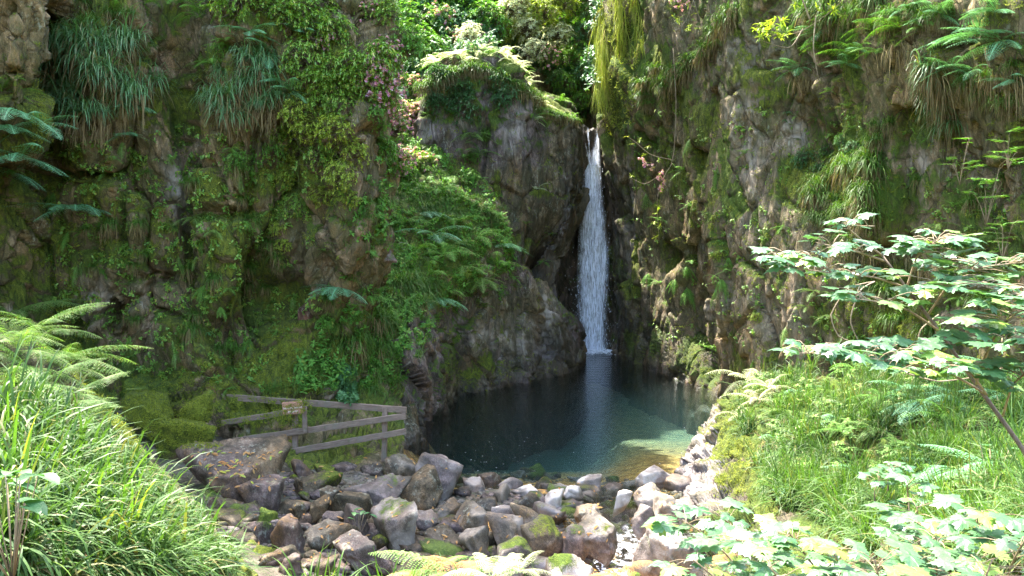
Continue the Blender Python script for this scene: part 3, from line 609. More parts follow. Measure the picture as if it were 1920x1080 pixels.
B = [  # high pale values whiten near-shore stones to look sunlit
 (232, 738, 362, 806, 'long flat boulder thick with moss', LMOS, .8, 0, 0, 16.4, G2), (344, 738, 396, 790, 'small boulder under bright yellow moss', LMOS, .9, 0, 0, 16.3, G2),
 (300, 782, 398, 850, 'rounded moss topped boulder', LMOS, .6, 0, 0, 15.6, G2), (262, 806, 312, 842, 'small brown rock', 'under the long mossy boulder', -.1, 0, 0, 16.6, G2),
 (250, 830, 345, 880, 'low mossy rock', 'behind the left grass bank', .3, 0, 0, 16, G2), (205, 700, 300, 760, 'dark mossy rock', 'at the foot of the left cliff', .5, 0, 0, 18.2, G2),
 (340, 836, 540, 958, 'big purple brown slab boulder scattered with yellow leaves', BF, -.3, 0, 0, 13.9, None), (452, 884, 545, 962, 'brown angular boulder', 'tucked under the big purple slab', -.15, 0, 0, 13.7, None),
 (538, 888, 636, 938, 'flat grey green boulder', 'just below the fence post', .0, 0, 0, 14.8, None), (540, 860, 594, 902, 'pointed grey rock', 'below the middle fence post', -.2, 0, 0, 15.6, None),
 (590, 868, 640, 896, 'small greenish rock', 'under the lowest fence rail', .2, 0, 0, 15.8, None), (636, 893, 792, 956, 'long low boulder with mossy flank', MID, .06, .1, 0, 14.4, None),
 (734, 882, 838, 954, 'broad rounded grey boulder', 'at the pool corner', .0, 0, 0, 14.9, None), (778, 848, 866, 936, 'tall pinkish topped boulder', 'at the pool corner', -.2, .25, 0, 15.5, None),
 (714, 852, 784, 900, 'pink grey angular boulder', 'beside the right fence post', -.35, .2, 0, 16.2, None), (678, 858, 738, 902, 'purple grey boulder', 'under the right end of the fence', -.3, 0, 0, 16.3, None),
 (662, 826, 720, 864, 'grey boulder', 'behind the right end of the fence', -.1, 0, 0, 17.2, None), (600, 905, 636, 940, 'small dark purple stone', MID, -.5, 0, .2, 14.0, None),
 (614, 920, 698, 976, 'brown wedge boulder with shaded front', MID, -.2, 0, 0, 13.6, None), (582, 927, 620, 966, 'small purple stone', MID, -.5, 0, 0, 13.5, None), (545, 930, 588, 966, 'small brown stone', MID, -.2, 0, 0, 13.6, None),
 (642, 940, 692, 1006, 'upright purple brown stone', MID, -.4, .1, 0, 12.9, None), (696, 936, 790, 1022, 'large boulder with pale pink top', MID, -.1, .3, 0, 12.8, None),
 (512, 962, 584, 1050, 'steep purple slab', MID, -.55, 0, 0, 12.1, None), (568, 968, 668, 1032, 'broad purple boulder', MID, -.5, .1, 0, 12.5, None), (594, 958, 642, 986, 'small lilac stone', MID, -.5, .1, 0, 13.2, None),
 (620, 1008, 716, 1062, 'smooth grey purple boulder', CT, -.3, .1, 0, 11.6, None), (512, 1032, 586, 1086, 'mossy grey boulder', CT, -.05, 0, 0, 11.3, None), (578, 1044, 632, 1092, 'small purple boulder', CT, -.5, 0, 0, 11.2, None),
 (438, 968, 518, 1034, 'purple boulder streaked with moss', 'beside the left grass bank', .05, 0, 0, 12.4, None), (454, 950, 530, 982, 'flat mossy stone', 'beside the left grass bank', .4, 0, 0, 13.3, None), (402, 948, 452, 992, 'dark shaded stone', 'beside the left grass bank', -.1, 0, .3, 13.2, None),
 (470, 1020, 526, 1070, 'low moss covered stone', 'beside the left grass bank', .45, 0, 0, 11.9, None), (690, 1020, 740, 1066, 'small grey stone', CT, -.3, 0, 0, 11.6, None),
 (796, 944, 866, 984, 'flat purple stone', MID, -.5, .15, .2, 14.0, None), (776, 956, 822, 998, 'grey wedge stone', CT, -.3, .1, 0, 13.2, None), (862, 898, 920, 934, 'low pinkish stone', SH, -.5, .35, 0, 15.9, None),
 (888, 884, 938, 914, 'dark wet stone', SH, -.5, 0, .6, 16.6, None), (914, 904, 966, 952, 'grey three sided stone', SH, -.5, .15, 0, 15.2, None), (936, 890, 990, 922, 'pale ridged stone', SH, -.6, .5, 0, 16.2, None),
 (958, 909, 1014, 934, 'flat white slab', SH, -.7, 1.0, 0, 15.6, None), (1014, 918, 1062, 945, 'white angular stone', SH, -.7, 1.0, 0, 15.2, None), (1046, 909, 1094, 937, 'pale grey flat stone', SH, -.7, .8, 0, 15.5, None),
 (1082, 889, 1132, 915, 'white stone standing in shallow water', SH, -.7, 1.0, 0, 16.2, None), (1145, 912, 1190, 951, 'pale square stone', 'right of the stream outlet', -.7, .8, 0, 15.2, None),
 (1178, 870, 1262, 908, 'broad ochre stone', RT, -.2, .7, 0, 16.6, None), (1186, 903, 1242, 946, 'mottled grey stone', RT, -.1, .4, 0, 15.2, None), (1224, 914, 1274, 976, 'tall pale topped stone', RT, -.4, .6, 0, 14.2, None),
 (1270, 940, 1316, 984, 'small lilac grey stone', RT, -.5, .4, 0, 13.6, None), (848, 948, 930, 996, 'smooth purple boulder', CT, -.5, .2, 0, 13.7, None), (922, 940, 970, 980, 'bright white wedge', CT, -.8, 1.0, 0, 13.9, None),
 (962, 946, 1034, 998, 'rounded grey boulder', CT, -.25, .15, 0, 13.5, None), (916, 962, 998, 1036, 'pink brown pyramid boulder', CT, -.3, .4, 0, 12.7, None), (984, 976, 1054, 1042, 'tall grey boulder with mossy side', CT, 0, .1, 0, 12.5, None),
 (1044, 974, 1114, 1034, 'moss sided boulder', CT, .1, .1, 0, 12.6, None), (1076, 970, 1198, 1050, 'large smooth grey boulder', CT, -.3, .25, 0, 12.5, None), (1092, 956, 1136, 984, 'small grey stone in the stream', CT, -.5, .2, .3, 13.4, None),
 (1186, 946, 1238, 992, 'grey stone beside the rapid', RT, -.5, .4, 0, 13.4, None), (1200, 978, 1336, 1100, 'very large ochre mossed boulder', 'in the bottom foreground', .12, .5, 0, 10.6, None),
 (1002, 1026, 1108, 1092, 'large white and ochre boulder', 'in the bottom foreground', -.1, .9, 0, 11.0, None), (926, 1020, 1000, 1080, 'ochre brown boulder', 'in the bottom foreground', .2, .2, 0, 11.3, None), (860, 985, 925, 1030, 'pink flecked boulder', CT, -.2, .4, 0, 12.4, None),
 (1074, 948, 1132, 976, 'orange stained wet stone', SH, -.8, .3, 0, 14.0, None), (160, 1058, 295, 1110, 'pinkish flat rock', 'at the bottom left edge', -.6, .4, 0, 6.2, None), (318, 1062, 408, 1110, 'smaller pinkish rock', 'at the bottom left edge', -.6, .4, 0, 6.6, None),
 (534, 716, 574, 742, 'flat brown slab', 'on the bank just above the fence', -.2, .2, 0, 18.6, None), (590, 718, 634, 740, 'thin grey slab', 'on the bank just above the fence', -.3, .2, 0, 18.7, None), (545, 558, 606, 640, 'reddish triangular rock', 'beside the path at the cliff foot', -.6, 0, 0, 19.3, None),
 (712, 462, 742, 482, 'small step stone', 'on the path up the slope', -.3, .3, 0, None, None), (738, 448, 764, 466, 'grey step stone', 'high on the path up the slope', -.3, .3, 0, None, None)]
for (x0, y0, x1, y1, de, zo, mo, pa, we, D, g) in B:
    px_ = x1-x0
    put_rock(x0, y0, x1, y1, de, zo, mo, pa, we, D, 5 if px_ > 110 else 4, g or 'boulders heaped in front of the pool', npl=6+int(x0) % 5)
bpy.context.view_layer.update(); DG = bpy.context.evaluated_depsgraph_get()
# small stones filling the gaps
for i, (h, n) in enumerate(zip(*scatter(150, [(400, 930), (560, 850), (790, 870), (1130, 905), (1300, 890), (1340, 980), (1240, 1075), (560, 1078), (420, 1000)], nmin=.2, names=['ground']))):
    s = U(.10, .33); me = boulder(500+i, 3, 8, .02, U(-.6, 0), U(0, .5)*(h[0] > -.3), .5*(h[2] < .05), dims=(s*U(.8, 1.4), s, s*U(.5, .8)))
    o = link('stone', me, loc=h+np.array([0, 0, s*.15]), rot=(U(-.2, .2), U(-.2, .2), U(0, 3)))
    z = 'between the boulders under the fence' if h[0] < -1.6 else ('in the gaps of the middle rubble' if h[0] < .2 else 'along the shallow stream outlet')
    thing(o, ['small angular stone', 'small wedge shaped stone', 'small flat stone'][i % 3], z, 'stone', 'small stones filling the gaps')
bpy.context.view_layer.update(); DG = bpy.context.evaluated_depsgraph_get()

# ---------- fence and sign ----------
def wood_mat(name, a, b):
    m = M(name); v = m.pos((1.2, 14, 14), obj=True); f = m.noise(v, 5, 5, .65, .4); g = m.noise(m.pos(obj=True), 4, 5, .7)
    c = m.mix(m.ramp(f, (.3, 0.0), (.7, 1.0)), a, b); c = m.mix(m.ramp(g, (.5, 0.0), (.68, .75)), c, (.17, .15, .11)); c = m.mix(m.ramp(m.noise(m.pos(obj=True), 9, 4, .7), (.6, 0.0), (.7, .6)), c, (.08, .09, .03))
    return m.done(m.bsdf(i_Base_Color=c, i_Roughness=.85, i_Normal=m.bump(f, .8, .006)))
WOOD = wood_mat('weathered_wood', (.11, .07, .05), (.28, .20, .145)); SIGNW = wood_mat('sign_wood', (.36, .15, .09), (.52, .28, .18))
def beam(p, q, w_, h_, name, mat, parent, seed=0):
    """a sawn plank from p to q: w_ = thickness (depth), h_ = face height; edges bevelled and slightly uneven"""
    p, q = np.array(p, float), np.array(q, float); L = np.linalg.norm(q-p); n = 14; s = np.linspace(-L/2, L/2, n)
    prof = np.array([(-1, -.86), (-.8, -1), (.8, -1), (1, -.86), (1, .86), (.8, 1), (-.8, 1), (-1, .86)])*.5
    R2 = np.random.default_rng(seed); V = []
    for i, x in enumerate(s):
        j = R2.normal(size=(8, 2))*.0025; k = .985 if i in (0, n-1) else 1
        V.append(np.concatenate([np.full((8, 1), x), (prof*k*np.array([w_, h_])+j+R2.normal(size=(1, 2))*.0018)], 1))
    V = np.concatenate(V); f = []
    for i in range(n-1):
        for a in range(8): b = (a+1) % 8; f.append([i*8+a, i*8+b, (i+1)*8+b, (i+1)*8+a])
    for o_, fl in ((0, 1), ((n-1)*8, -1)):
        for a in ((0, 1, 2, 3), (0, 3, 4, 7), (4, 5, 6, 7)): t = [o_+x for x in a]; f.append(t[::fl])
    me = mesh_np(name, V, f, 4, mat, False); X = nz(q-p); up = np.array([0, 0, 1.0]) if abs(X[2]) < .8 else np.array([0, 1.0, 0]); Y = nz(np.cross(up, X)); Z = np.cross(X, Y)
    if abs(X[2]) >= .8: Y, Z = np.array([0, 1.0, 0]), nz(np.cross(X, [0, 1.0, 0]))
    mt = Matrix(((X[0], Y[0], Z[0], 0), (X[1], Y[1], Z[1], 0), (X[2], Y[2], Z[2], 0), (0, 0, 0, 1))); o = bpy.data.objects.new(name, me); COL.objects.link(o)
    mt.translation = Vector(tuple((p+q)/2))
    if parent: o.parent = parent; mt.translation = Vector(tuple((p+q)/2))-parent.location
    o.matrix_local = mt; return o
fb = at(560, 850, 17)
FE = bpy.data.objects.new('fence', None); COL.objects.link(FE); FE.location = tuple(fb)
tag(FE, 'dark weathered wooden post and rail fence descending towards the pool', 'fence')
# posts stand on the ground; rails are nailed to their near side
posts = [((417, 745), (418, 845), 17.9), ((514, 776), (515, 835), 17.75), ((553, 776), (555, 880), 16.95), ((722, 764), (720, 858), 16.95)]
for i, (a, b, D) in enumerate(posts):
    beam(at(a[0], a[1], D), at(b[0], b[1]+6, D), .10, .10, 'post', WOOD, FE, i)
rails = [((407, 743, 17.78), (762, 769, 16.86), .12), ((416, 793, 16.9), (556, 770, 16.87), .10), ((424, 829, 16.86), (761, 780, 16.85), .115), ((514, 852, 16.85), (761, 809, 16.84), .115)]
for i, (a, b, hh) in enumerate(rails):
    beam(at(*a), at(*b), .045, hh, 'rail', WOOD, FE, 20+i)
SG = bpy.data.objects.new('sign', None); COL.objects.link(SG); sb = at(571, 812, 16.78); SG.location = tuple(sb)
tag(SG, 'small reddish wooden notice board with pale lettering on the fence', 'sign')
beam(at(571, 762, 16.78), at(572, 812, 16.78), .07, .085, 'post', WOOD, SG, 41)
b1, b2 = at(530, 766.5, 16.72), at(568, 763, 16.72); b1 = b1+0; board = beam(b1, b2, .03, .235, 'board', SIGNW, SG, 42)
def txt(s, dz, size, dx):
    cu = bpy.data.curves.new('lettering', 'FONT'); cu.body = s; cu.size = size; cu.align_x = 'CENTER'; cu.align_y = 'CENTER'; cu.extrude = .002
    mm = M('letter_paint'); cu.materials.append(mm.done(mm.bsdf(i_Base_Color=(.8, .7, .58), i_Roughness=.8)))
    t0 = bpy.data.objects.new('tmp', cu); COL.objects.link(t0); bpy.context.view_layer.update(); me = bpy.data.meshes.new_from_object(t0.evaluated_get(bpy.context.evaluated_depsgraph_get())); bpy.data.objects.remove(t0)
    t = bpy.data.objects.new('lettering', me); COL.objects.link(t); t.parent = board; t.matrix_local = Matrix.Translation((dx, -.0195, dz)) @ Matrix.Rotation(math.pi/2, 4, 'X')
txt('No entry beyond', .005, .052, 0); txt('this point', -.062, .052, 0)
for k in (-.16, .16):
    me = mesh_np('nail', *(lambda v, f: (v, f))(*tube([[k, -.022, .08], [k, -.014, .08]], [.007, .008], 6)), 4, WOOD, False); o = link('nail', me, parent=board)
# fallen leaves on the big slab
# ---------- prototypes ----------
K2 = lambda vf, name, mat: mk(name, vf, mat)
H = math.pi
FERN = {}
BL = 1
def proto(key, mat, fn, n):
    FERN[key] = [mk('fern', fn(), LM[mat]) for _ in range(n)]
proto('shuttle', 'fern', lambda: fern_vf(9, .62, (0, 2*H), (.25, 1.1), 1.25, 20, 5, .34), 3)          # upright crown of arching fronds
proto('blue', 'bluefern', lambda: fern_vf(7, .70, (H*1.0, H*2.0), (-.05, .6), .75, 22, 5, .42), 3)      # fronds reaching out of the wall
proto('pale', 'palefern', lambda: fern_vf(6, .62, (H*.95, H*2.05), (-.1, .7), .8, 20, 5, .36), 3)
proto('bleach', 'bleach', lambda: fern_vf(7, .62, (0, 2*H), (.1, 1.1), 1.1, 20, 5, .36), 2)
proto('hang', 'fern', lambda: fern_vf(5, .55, (H*1.2, H*1.8), (-.9, .1), 2.2, 18, 4, .34), 3)           # fronds hanging down the wall
proto('hangpale', 'palefern', lambda: fern_vf(4, .55, (H*1.25, H*1.75), (-1.1, -.2), 2.6, 18, 4, .34), 2)
proto('small', 'fern', lambda: fern_vf(6, .40, (H*.9, H*2.1), (-.2, .8), 1.0, 14, 3, .38), 3)
proto('bracken', 'palefern', lambda: fern_vf(5, .9, (H*.95, H*2.05), (.05, .95), U(.6, 1.1), 26, 8, .44), 4)
proto('tongue', 'deep', lambda: (lambda r: (r[0], r[1]))(ribbons(np.zeros((7, 3)), nz(np.stack([np.cos(np.linspace(H*1.1, H*1.9, 7)), np.sin(np.linspace(H*1.1, H*1.9, 7)), U(.1, .9, 7)], -1)), 1.6, U(.25, .4, 7), .05, 6, 'tongue', fold=.2)), 2)
CAT = dict(shuttle='fern', blue='fern', pale='fern', hang='fern', hangpale='fern', small='fern', bracken='fern', tongue='fern')
def put(key, px, py, size, desc, zone, group, hit=None, turn=None, lift=.0, D=None, name='fern', base=1.15):
    """size: width of the whole plant in photo pixels"""
    h = hit or cast(px, py)
    if h is None: return None
    loc, n, _ = h; d = loc[1] if D is None else D
    if D is not None: loc = at(px, py, D)
    sc = size*1.18/F*d/base
    az = math.atan2(n[1], n[0])+H/2 if turn is None else turn
    if abs(n[0])+abs(n[1]) < .25: az = U(-.6, .6)
    az = max(-1.2, min(1.2, (az+H) % (2*H)-H))
    o = link(name, random.choice(FERN[key]), loc=loc+n*.03+np.array([0, 0, lift]), rot=(U(-.12, .12), U(-.15, .15), az+U(-.25, .25)), scale=sc*U(.95, 1.05))
    return thing(o, desc, zone, 'fern', group)
def many(key, zone, pts, desc, group):
    for p in pts: put(key, p[0], p[1], p[2], desc, zone, group)
Z1, Z2 = 'high on the left cliff', 'low on the left cliff above the fence'
ZL = 'in the far left rock recess'
many('blue', ZL, [(28, 205, 160), (40, 292, 170), (10, 240, 150), (75, 232, 140), (20, 320, 150)], 'broad blue green fern', 'ferns in the far left recess')
many('shuttle', ZL, [(5, 175, 120), (12, 330, 120)], 'leafy green fern', 'ferns in the far left recess')
many('blue', Z1, [(258, 198, 105), (232, 252, 80), (505, 100, 130), (525, 150, 110), (545, 172, 110), (468, 60, 110), (560, 60, 90)], 'blue green fern', 'ferns high on the left cliff')
many('shuttle', Z1, [(268, 8, 80), (375, 32, 120), (210, 20, 80), (330, 10, 90), (425, 20, 90), (440, 90, 100), (400, 120, 90)], 'arching green fern', 'ferns high on the left cliff')
many('blue', 'across the middle of the left cliff', [(138, 392, 170)], 'pale spreading three frond fern', None)
many('pale', 'across the middle of the left cliff', [(362, 408, 75), (402, 432, 85)], 'light green fern', 'ferns on the middle of the left cliff')
many('small', 'across the middle of the left cliff', [(190, 460, 60), (122, 487, 45), (232, 400, 40), (250, 458, 40), (505, 392, 70), (610, 468, 50), (330, 385, 40), (470, 330, 50), (180, 420, 40)], 'small green fern', 'ferns on the middle of the left cliff')
many('hangpale', 'across the middle of the left cliff', [(371, 455, 48), (370, 480, 50)], 'hanging light green fern', 'ferns on the middle of the left cliff')
many('hangpale', Z2, [(314, 585, 58), (322, 640, 72), (330, 660, 62)], 'yellow green hanging fern', 'ferns low on the left cliff')
many('small', Z2, [(398, 712, 60), (425, 728, 60), (205, 660, 70), (235, 672, 60), (180, 690, 60), (510, 600, 50), (560, 655, 60), (480, 690, 50)], 'small green fern', 'ferns low on the left cliff')
many('tongue', Z2, [(388, 625, 50), (508, 605, 50), (245, 470, 40)], 'dark strap leaved fern', 'ferns low on the left cliff')
# slope
ZS = 'on the green slope between cliff and crag'
for (x, y, s, k) in [(640, 540, 90, 'blue'), (655, 575, 80, 'small'), (690, 560, 90, 'shuttle'), (610, 600, 70, 'small'), (720, 520, 70, 'small'), (780, 470, 80, 'shuttle'), (810, 440, 90, 'blue'), (850, 420, 90, 'shuttle'),
                     (890, 450, 90, 'shuttle'), (830, 480, 90, 'shuttle'), (870, 500, 90, 'pale'), (900, 520, 80, 'pale'), (930, 500, 80, 'shuttle'), (945, 460, 70, 'blue'), (800, 520, 80, 'shuttle'), (840, 545, 80, 'small'),
                     (815, 560, 80, 'blue'), (760, 420, 70, 'shuttle'), (730, 380, 60, 'small'), (780, 350, 60, 'small'), (820, 360, 60, 'shuttle'), (850, 330, 70, 'pale'), (890, 340, 60, 'small'), (870, 380, 60, 'shuttle'), (910, 400, 60, 'shuttle'),
                     (700, 430, 70, 'small'), (690, 470, 60, 'small'), (740, 310, 60, 'small'), (900, 290, 60, 'shuttle'), (885, 250, 70, 'pale'), (870, 300, 60, 'shuttle'), (935, 425, 60, 'small'), (960, 520, 50, 'small'), (920, 545, 60, 'small'), (905, 575, 50, 'small'),
                     (1020, 490, 50, 'small'), (985, 420, 40, 'small'), (1030, 440, 40, 'small'), (760, 600, 60, 'small'), (720, 600, 70, 'shuttle'), (815, 300, 60, 'shuttle'), (790, 400, 70, 'blue'), (845, 460, 70, 'pale')]:
    put(k, x, y, s*1.4, {'blue': 'blue green fern', 'small': 'small fern', 'shuttle': 'arching green fern', 'pale': 'light green fern'}[k], ZS if x < 970 else 'on the rock left of the waterfall', 'ferns on the green slope')
for (n_, pl, zo, gr) in [(40, [(90, 260), (520, 260), (560, 560), (480, 700), (150, 560), (90, 480)], 'scattered over the bare face of the left cliff', 'ferns on the middle of the left cliff'), (26, [(1180, 220), (1480, 240), (1560, 640), (1380, 700), (1180, 600)], 'scattered over the bare face of the right cliff', 'ferns on the middle of the right cliff')]:
    P, N = scatter(n_, pl); X, Y = proj(P)
    for x, y, j in zip(X, Y, range(99)): put(['small', 'hangpale', 'small', 'hang'][j % 4], x, y, U(44, 92), 'small fern', zo, gr)
# crag crest
ZC = 'on the crest of the crag'
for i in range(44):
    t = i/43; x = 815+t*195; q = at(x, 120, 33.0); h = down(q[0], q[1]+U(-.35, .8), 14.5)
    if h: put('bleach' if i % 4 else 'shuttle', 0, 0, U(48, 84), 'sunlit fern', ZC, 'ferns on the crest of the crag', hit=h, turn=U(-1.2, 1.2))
for (x, y, s) in [(830, 150, 60), (870, 160, 70), (910, 150, 60), (850, 180, 60), (940, 170, 60), (800, 180, 60), (890, 175, 60), (970, 180, 50), (800, 215, 50), (850, 215, 60), (930, 205, 50), (885, 260, 50)]:
    put('small', x, y, s, 'shaded green fern', 'just under the crest of the crag', 'ferns under the crest of the crag')
# gorge behind
for (x, y, s, k) in [(1045, 130, 60, 'pale'), (1065, 150, 60, 'blue'), (1080, 170, 60, 'shuttle'), (1050, 190, 50, 'shuttle'), (1095, 200, 50, 'small'), (1085, 120, 60, 'shuttle'), (1075, 215, 40, 'small'), (1100, 150, 50, 'shuttle'), (1040, 90, 50, 'blue')]:
    put(k, x, y, s, 'shaded fern', 'in the dark gorge above the waterfall', 'ferns in the gorge above the fall')
# right cliff
ZR = 'high on the right cliff'
many('blue', ZR, [(1500, 128, 92), (1620, 92, 60), (1840, 62, 150), (1880, 75, 160), (1790, 80, 130), (1905, 150, 100), (1780, 128, 95), (1830, 130, 90), (1590, 120, 90), (1540, 60, 90), (1700, 20, 110), (1760, 30, 110), (1870, 20, 120)], 'broad blue green fern', 'ferns high on the right cliff')
many('shuttle', ZR, [(1560, 90, 110), (1640, 60, 150), (1690, 50, 140), (1610, 105, 120), (1560, 45, 90), (1480, 60, 60), (1730, 60, 110), (1660, 100, 120)], 'large arching green fern', 'ferns high on the right cliff')
many('pale', ZR, [(1350, 75, 70), (1310, 95, 80), (1290, 120, 60)], 'small pale fern', 'ferns high on the right cliff')
ZM = 'halfway up the right cliff'
many('small', 'low on the right cliff behind the sycamore', [(1660, 480, 70), (1720, 460, 70), (1800, 560, 80), (1880, 540, 80), (1600, 640, 60), (1570, 480, 60), (1900, 620, 80), (1850, 640, 80), (1700, 640, 70), (1760, 640, 70)], 'green fern', 'ferns at the right cliff foot')
many('small', ZM, [(1560, 170, 60), (1590, 200, 60), (1530, 220, 50), (1495, 215, 60), (1600, 240, 60), (1745, 400, 80), (1790, 385, 70), (1850, 400, 80), (1890, 420, 80), (1840, 300, 60), (1740, 260, 50), (1560, 255, 50), (1700, 350, 50), (1360, 470, 50)], 'small green fern', 'ferns on the middle of the right cliff')
many('pale', 'beside the sycamore at the right cliff foot', [(1528, 545, 80), (1515, 575, 60), (1560, 590, 60), (1860, 440, 80), (1760, 420, 80), (1820, 500, 90)], 'light green fern', 'ferns at the right cliff foot')
many('tongue', ZM, [(1480, 210, 50), (1470, 225, 44)], 'dark strap leaved fern', 'ferns on the middle of the right cliff')
# right bank
ZB = 'among the grass of the right bank'
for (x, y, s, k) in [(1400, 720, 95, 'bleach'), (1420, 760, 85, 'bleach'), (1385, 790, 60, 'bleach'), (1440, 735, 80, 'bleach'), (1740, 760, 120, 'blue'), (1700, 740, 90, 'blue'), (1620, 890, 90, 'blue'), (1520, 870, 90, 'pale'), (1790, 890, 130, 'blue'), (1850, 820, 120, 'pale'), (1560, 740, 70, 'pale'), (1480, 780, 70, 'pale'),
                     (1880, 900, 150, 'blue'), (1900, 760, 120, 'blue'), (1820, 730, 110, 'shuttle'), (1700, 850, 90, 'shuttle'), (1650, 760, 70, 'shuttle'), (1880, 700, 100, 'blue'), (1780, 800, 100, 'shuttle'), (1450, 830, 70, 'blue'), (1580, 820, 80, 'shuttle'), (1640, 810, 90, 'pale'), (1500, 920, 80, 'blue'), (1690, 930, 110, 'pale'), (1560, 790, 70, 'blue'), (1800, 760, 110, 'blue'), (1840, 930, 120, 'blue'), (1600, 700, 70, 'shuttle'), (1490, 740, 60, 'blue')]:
    put(k, x, y, s*1.4, {'blue': 'blue green fern', 'pale': 'light green fern', 'shuttle': 'green fern', 'bleach': 'fern painted sunlit white'}[k], ZB, 'ferns on the right bank', lift=.08)
for (x, y) in [(1760, 700), (1830, 690), (1900, 730), (1860, 770), (1790, 740), (1890, 840), (1820, 870), (1760, 840), (1870, 940), (1730, 900), (1800, 960)]: put('shuttle' if x % 3 else 'small', x, y, 130, 'dark green fern', 'crowded on the right part of the bank', 'ferns on the right bank', lift=.06)
# bottom foreground: sunlit ferns on the near slope
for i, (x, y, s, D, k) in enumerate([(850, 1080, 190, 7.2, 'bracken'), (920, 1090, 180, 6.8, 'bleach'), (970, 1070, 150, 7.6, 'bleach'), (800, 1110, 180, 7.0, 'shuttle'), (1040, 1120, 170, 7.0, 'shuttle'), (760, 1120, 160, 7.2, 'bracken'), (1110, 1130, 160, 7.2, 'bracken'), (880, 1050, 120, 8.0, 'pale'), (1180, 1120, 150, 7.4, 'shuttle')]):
    put(k, x, y, s, {'bleach': 'almost white sunlit fern', 'bracken': 'sunlit pale bracken', 'shuttle': 'bright green fern', 'pale': 'pale fern'}[k], 'at the bottom edge below the boulders', 'ferns at the bottom edge', D=D)
FERN['rust'] = [mk('fern', fern_vf(4, .8, (H, 2*H), (.1, .8), .8, 20, 7, .5), LM['rust'])]
for (x, y, s, D) in [(860, 1060, 130, 7.4), (1090, 1085, 130, 7.3), (1160, 1070, 110, 7.6), (720, 1090, 100, 7.4), (1290, 1090, 110, 7.0), (1330, 1060, 90, 7.6)]:
    put('rust', x, y, s, 'withered rusty bracken', 'at the bottom edge below the boulders', 'ferns at the bottom edge', D=D)
# left bank bracken and ferns
ZK = 'over the left grass bank'
for (x, y, s, k) in [(20, 600, 200, 'bracken'), (60, 640, 220, 'bracken'), (90, 650, 180, 'bracken'), (30, 690, 200, 'bracken'), (80, 740, 180, 'bracken'), (120, 700, 140, 'bracken'), (90, 800, 200, 'bracken'), (40, 830, 200, 'shuttle'), (150, 850, 140, 'shuttle'), (110, 700, 260, 'bracken'), (110, 720, 180, 'bracken'), (60, 720, 220, 'bracken'), (140, 770, 160, 'bracken'), (10, 660, 200, 'bracken'), (100, 760, 220, 'bracken'), (160, 810, 130, 'bracken'), (185, 850, 110, 'pale'), (20, 760, 200, 'bracken'), (150, 800, 180, 'pale')]:
    put(k, x, y, s*.75, 'feathery arching bracken' if k == 'bracken' else 'pale fern', ZK, 'bracken on the left bank', lift=.12)

# ---------- grass tussocks on the rock (things with green and dead blades) ----------
TUS = {}
def tus(key, mat, n, r, L, up, dr, w, azr, dead):
    TUS[key] = [(mk('blades', grass_vf(n, r, L, up, dr, w, azr), LM[mat]), mk('dead_blades', grass_vf(int(n*dead), r, (L[0]*.8, L[1]*.95), (-1.3, -.5), (.8, 3), w, azr), LM['dead']) if dead else None) for _ in range(3)]
tus('wall', 'bluegrass', 120, .16, (.28, .58), (.2, 1.45), (1.0, 2.9), .016, (H*.9, H*2.1), .38)
tus('wallgreen', 'grass', 120, .13, (.28, .5), (.1, 1.35), (1.4, 3.0), .011, (H*.9, H*2.1), .55)
tus('lip', 'grass', 110, .12, (.15, .3), (.2, 1.4), (1.2, 2.6), .010, (H*.8, H*2.2), .8)
def tussock(key, px, py, size, desc, zone, group):
    h = cast(px, py)
    if h is None: return
    loc, n, _ = h; sc = size*1.1/F*loc[1]/(.75 if key != 'lip' else .42); a, d = random.choice(TUS[key])
    az = math.atan2(n[1], n[0])+H/2; az = max(-1.1, min(1.1, (az+H) % (2*H)-H))
    o = bpy.data.objects.new('grass_tussock', None); COL.objects.link(o); o.location = tuple(loc+n*.02); o.rotation_euler = (0, 0, az+U(-.2, .2)); o.scale = (sc,)*3
    link('blades', a, o)
    if d: link('dead_blades', d, o)
    thing(o, desc, zone, 'grass tussock', group)
def tfill(key, poly, n, size, desc, zone, group, jit=.3):
    P, N = scatter(n, poly); X, Y = proj(P)
    for x, y in zip(X, Y): tussock(key, x, y, size*U(1-jit, 1+jit), desc, zone, group)
GT = 'grass tussocks hanging from the rock'
tfill_late = [('wallgreen', [(640, 560), (700, 540), (800, 520), (810, 590), (760, 660), (650, 680)], 8, 62, 'fresh green tussock', 'spilling over the rim left of the pool', GT), ('wallgreen', [(690, 380), (800, 330), (940, 400), (960, 470), (760, 470)], 12, 50, 'light grass tussock', 'high on the green slope', GT)]
for a_ in tfill_late: tfill(*a_)
tfill('wall', [(80, 90), (150, 50), (230, 60), (300, 110), (315, 160), (250, 200), (200, 230), (110, 235), (70, 150)], 34, 78, 'drooping bluish grass tussock', 'on the upper left cliff', GT)
tfill('wall', [(370, 110), (460, 90), (530, 130), (540, 190), (500, 230), (400, 210)], 16, 66, 'drooping grass tussock', 'left of the rhododendron on the cliff', GT)
tfill('wallgreen', [(150, 0), (250, 0), (250, 50), (150, 50)], 5, 60, 'green grass tussock', 'at the top of the left cliff', GT)
tfill('wallgreen', [(640, 620), (690, 590), (740, 600), (745, 670), (680, 690), (640, 660)], 12, 80, 'bright grass tussock', 'on the rock edge left of the pool', GT)
tfill('wallgreen', [(700, 540), (760, 500), (810, 530), (805, 590), (740, 600)], 11, 74, 'lush grass tussock', 'on the rim above the pool', GT)
tfill('wallgreen', [(800, 380), (900, 390), (950, 430), (900, 440), (800, 420)], 9, 52, 'green grass tussock', 'on the brow of the green slope', GT)
tfill('wallgreen', [(1500, 350), (1560, 320), (1640, 290), (1650, 390), (1600, 430), (1520, 440)], 18, 74, 'long drooping grass tussock', 'on the ledge of the right cliff', GT)
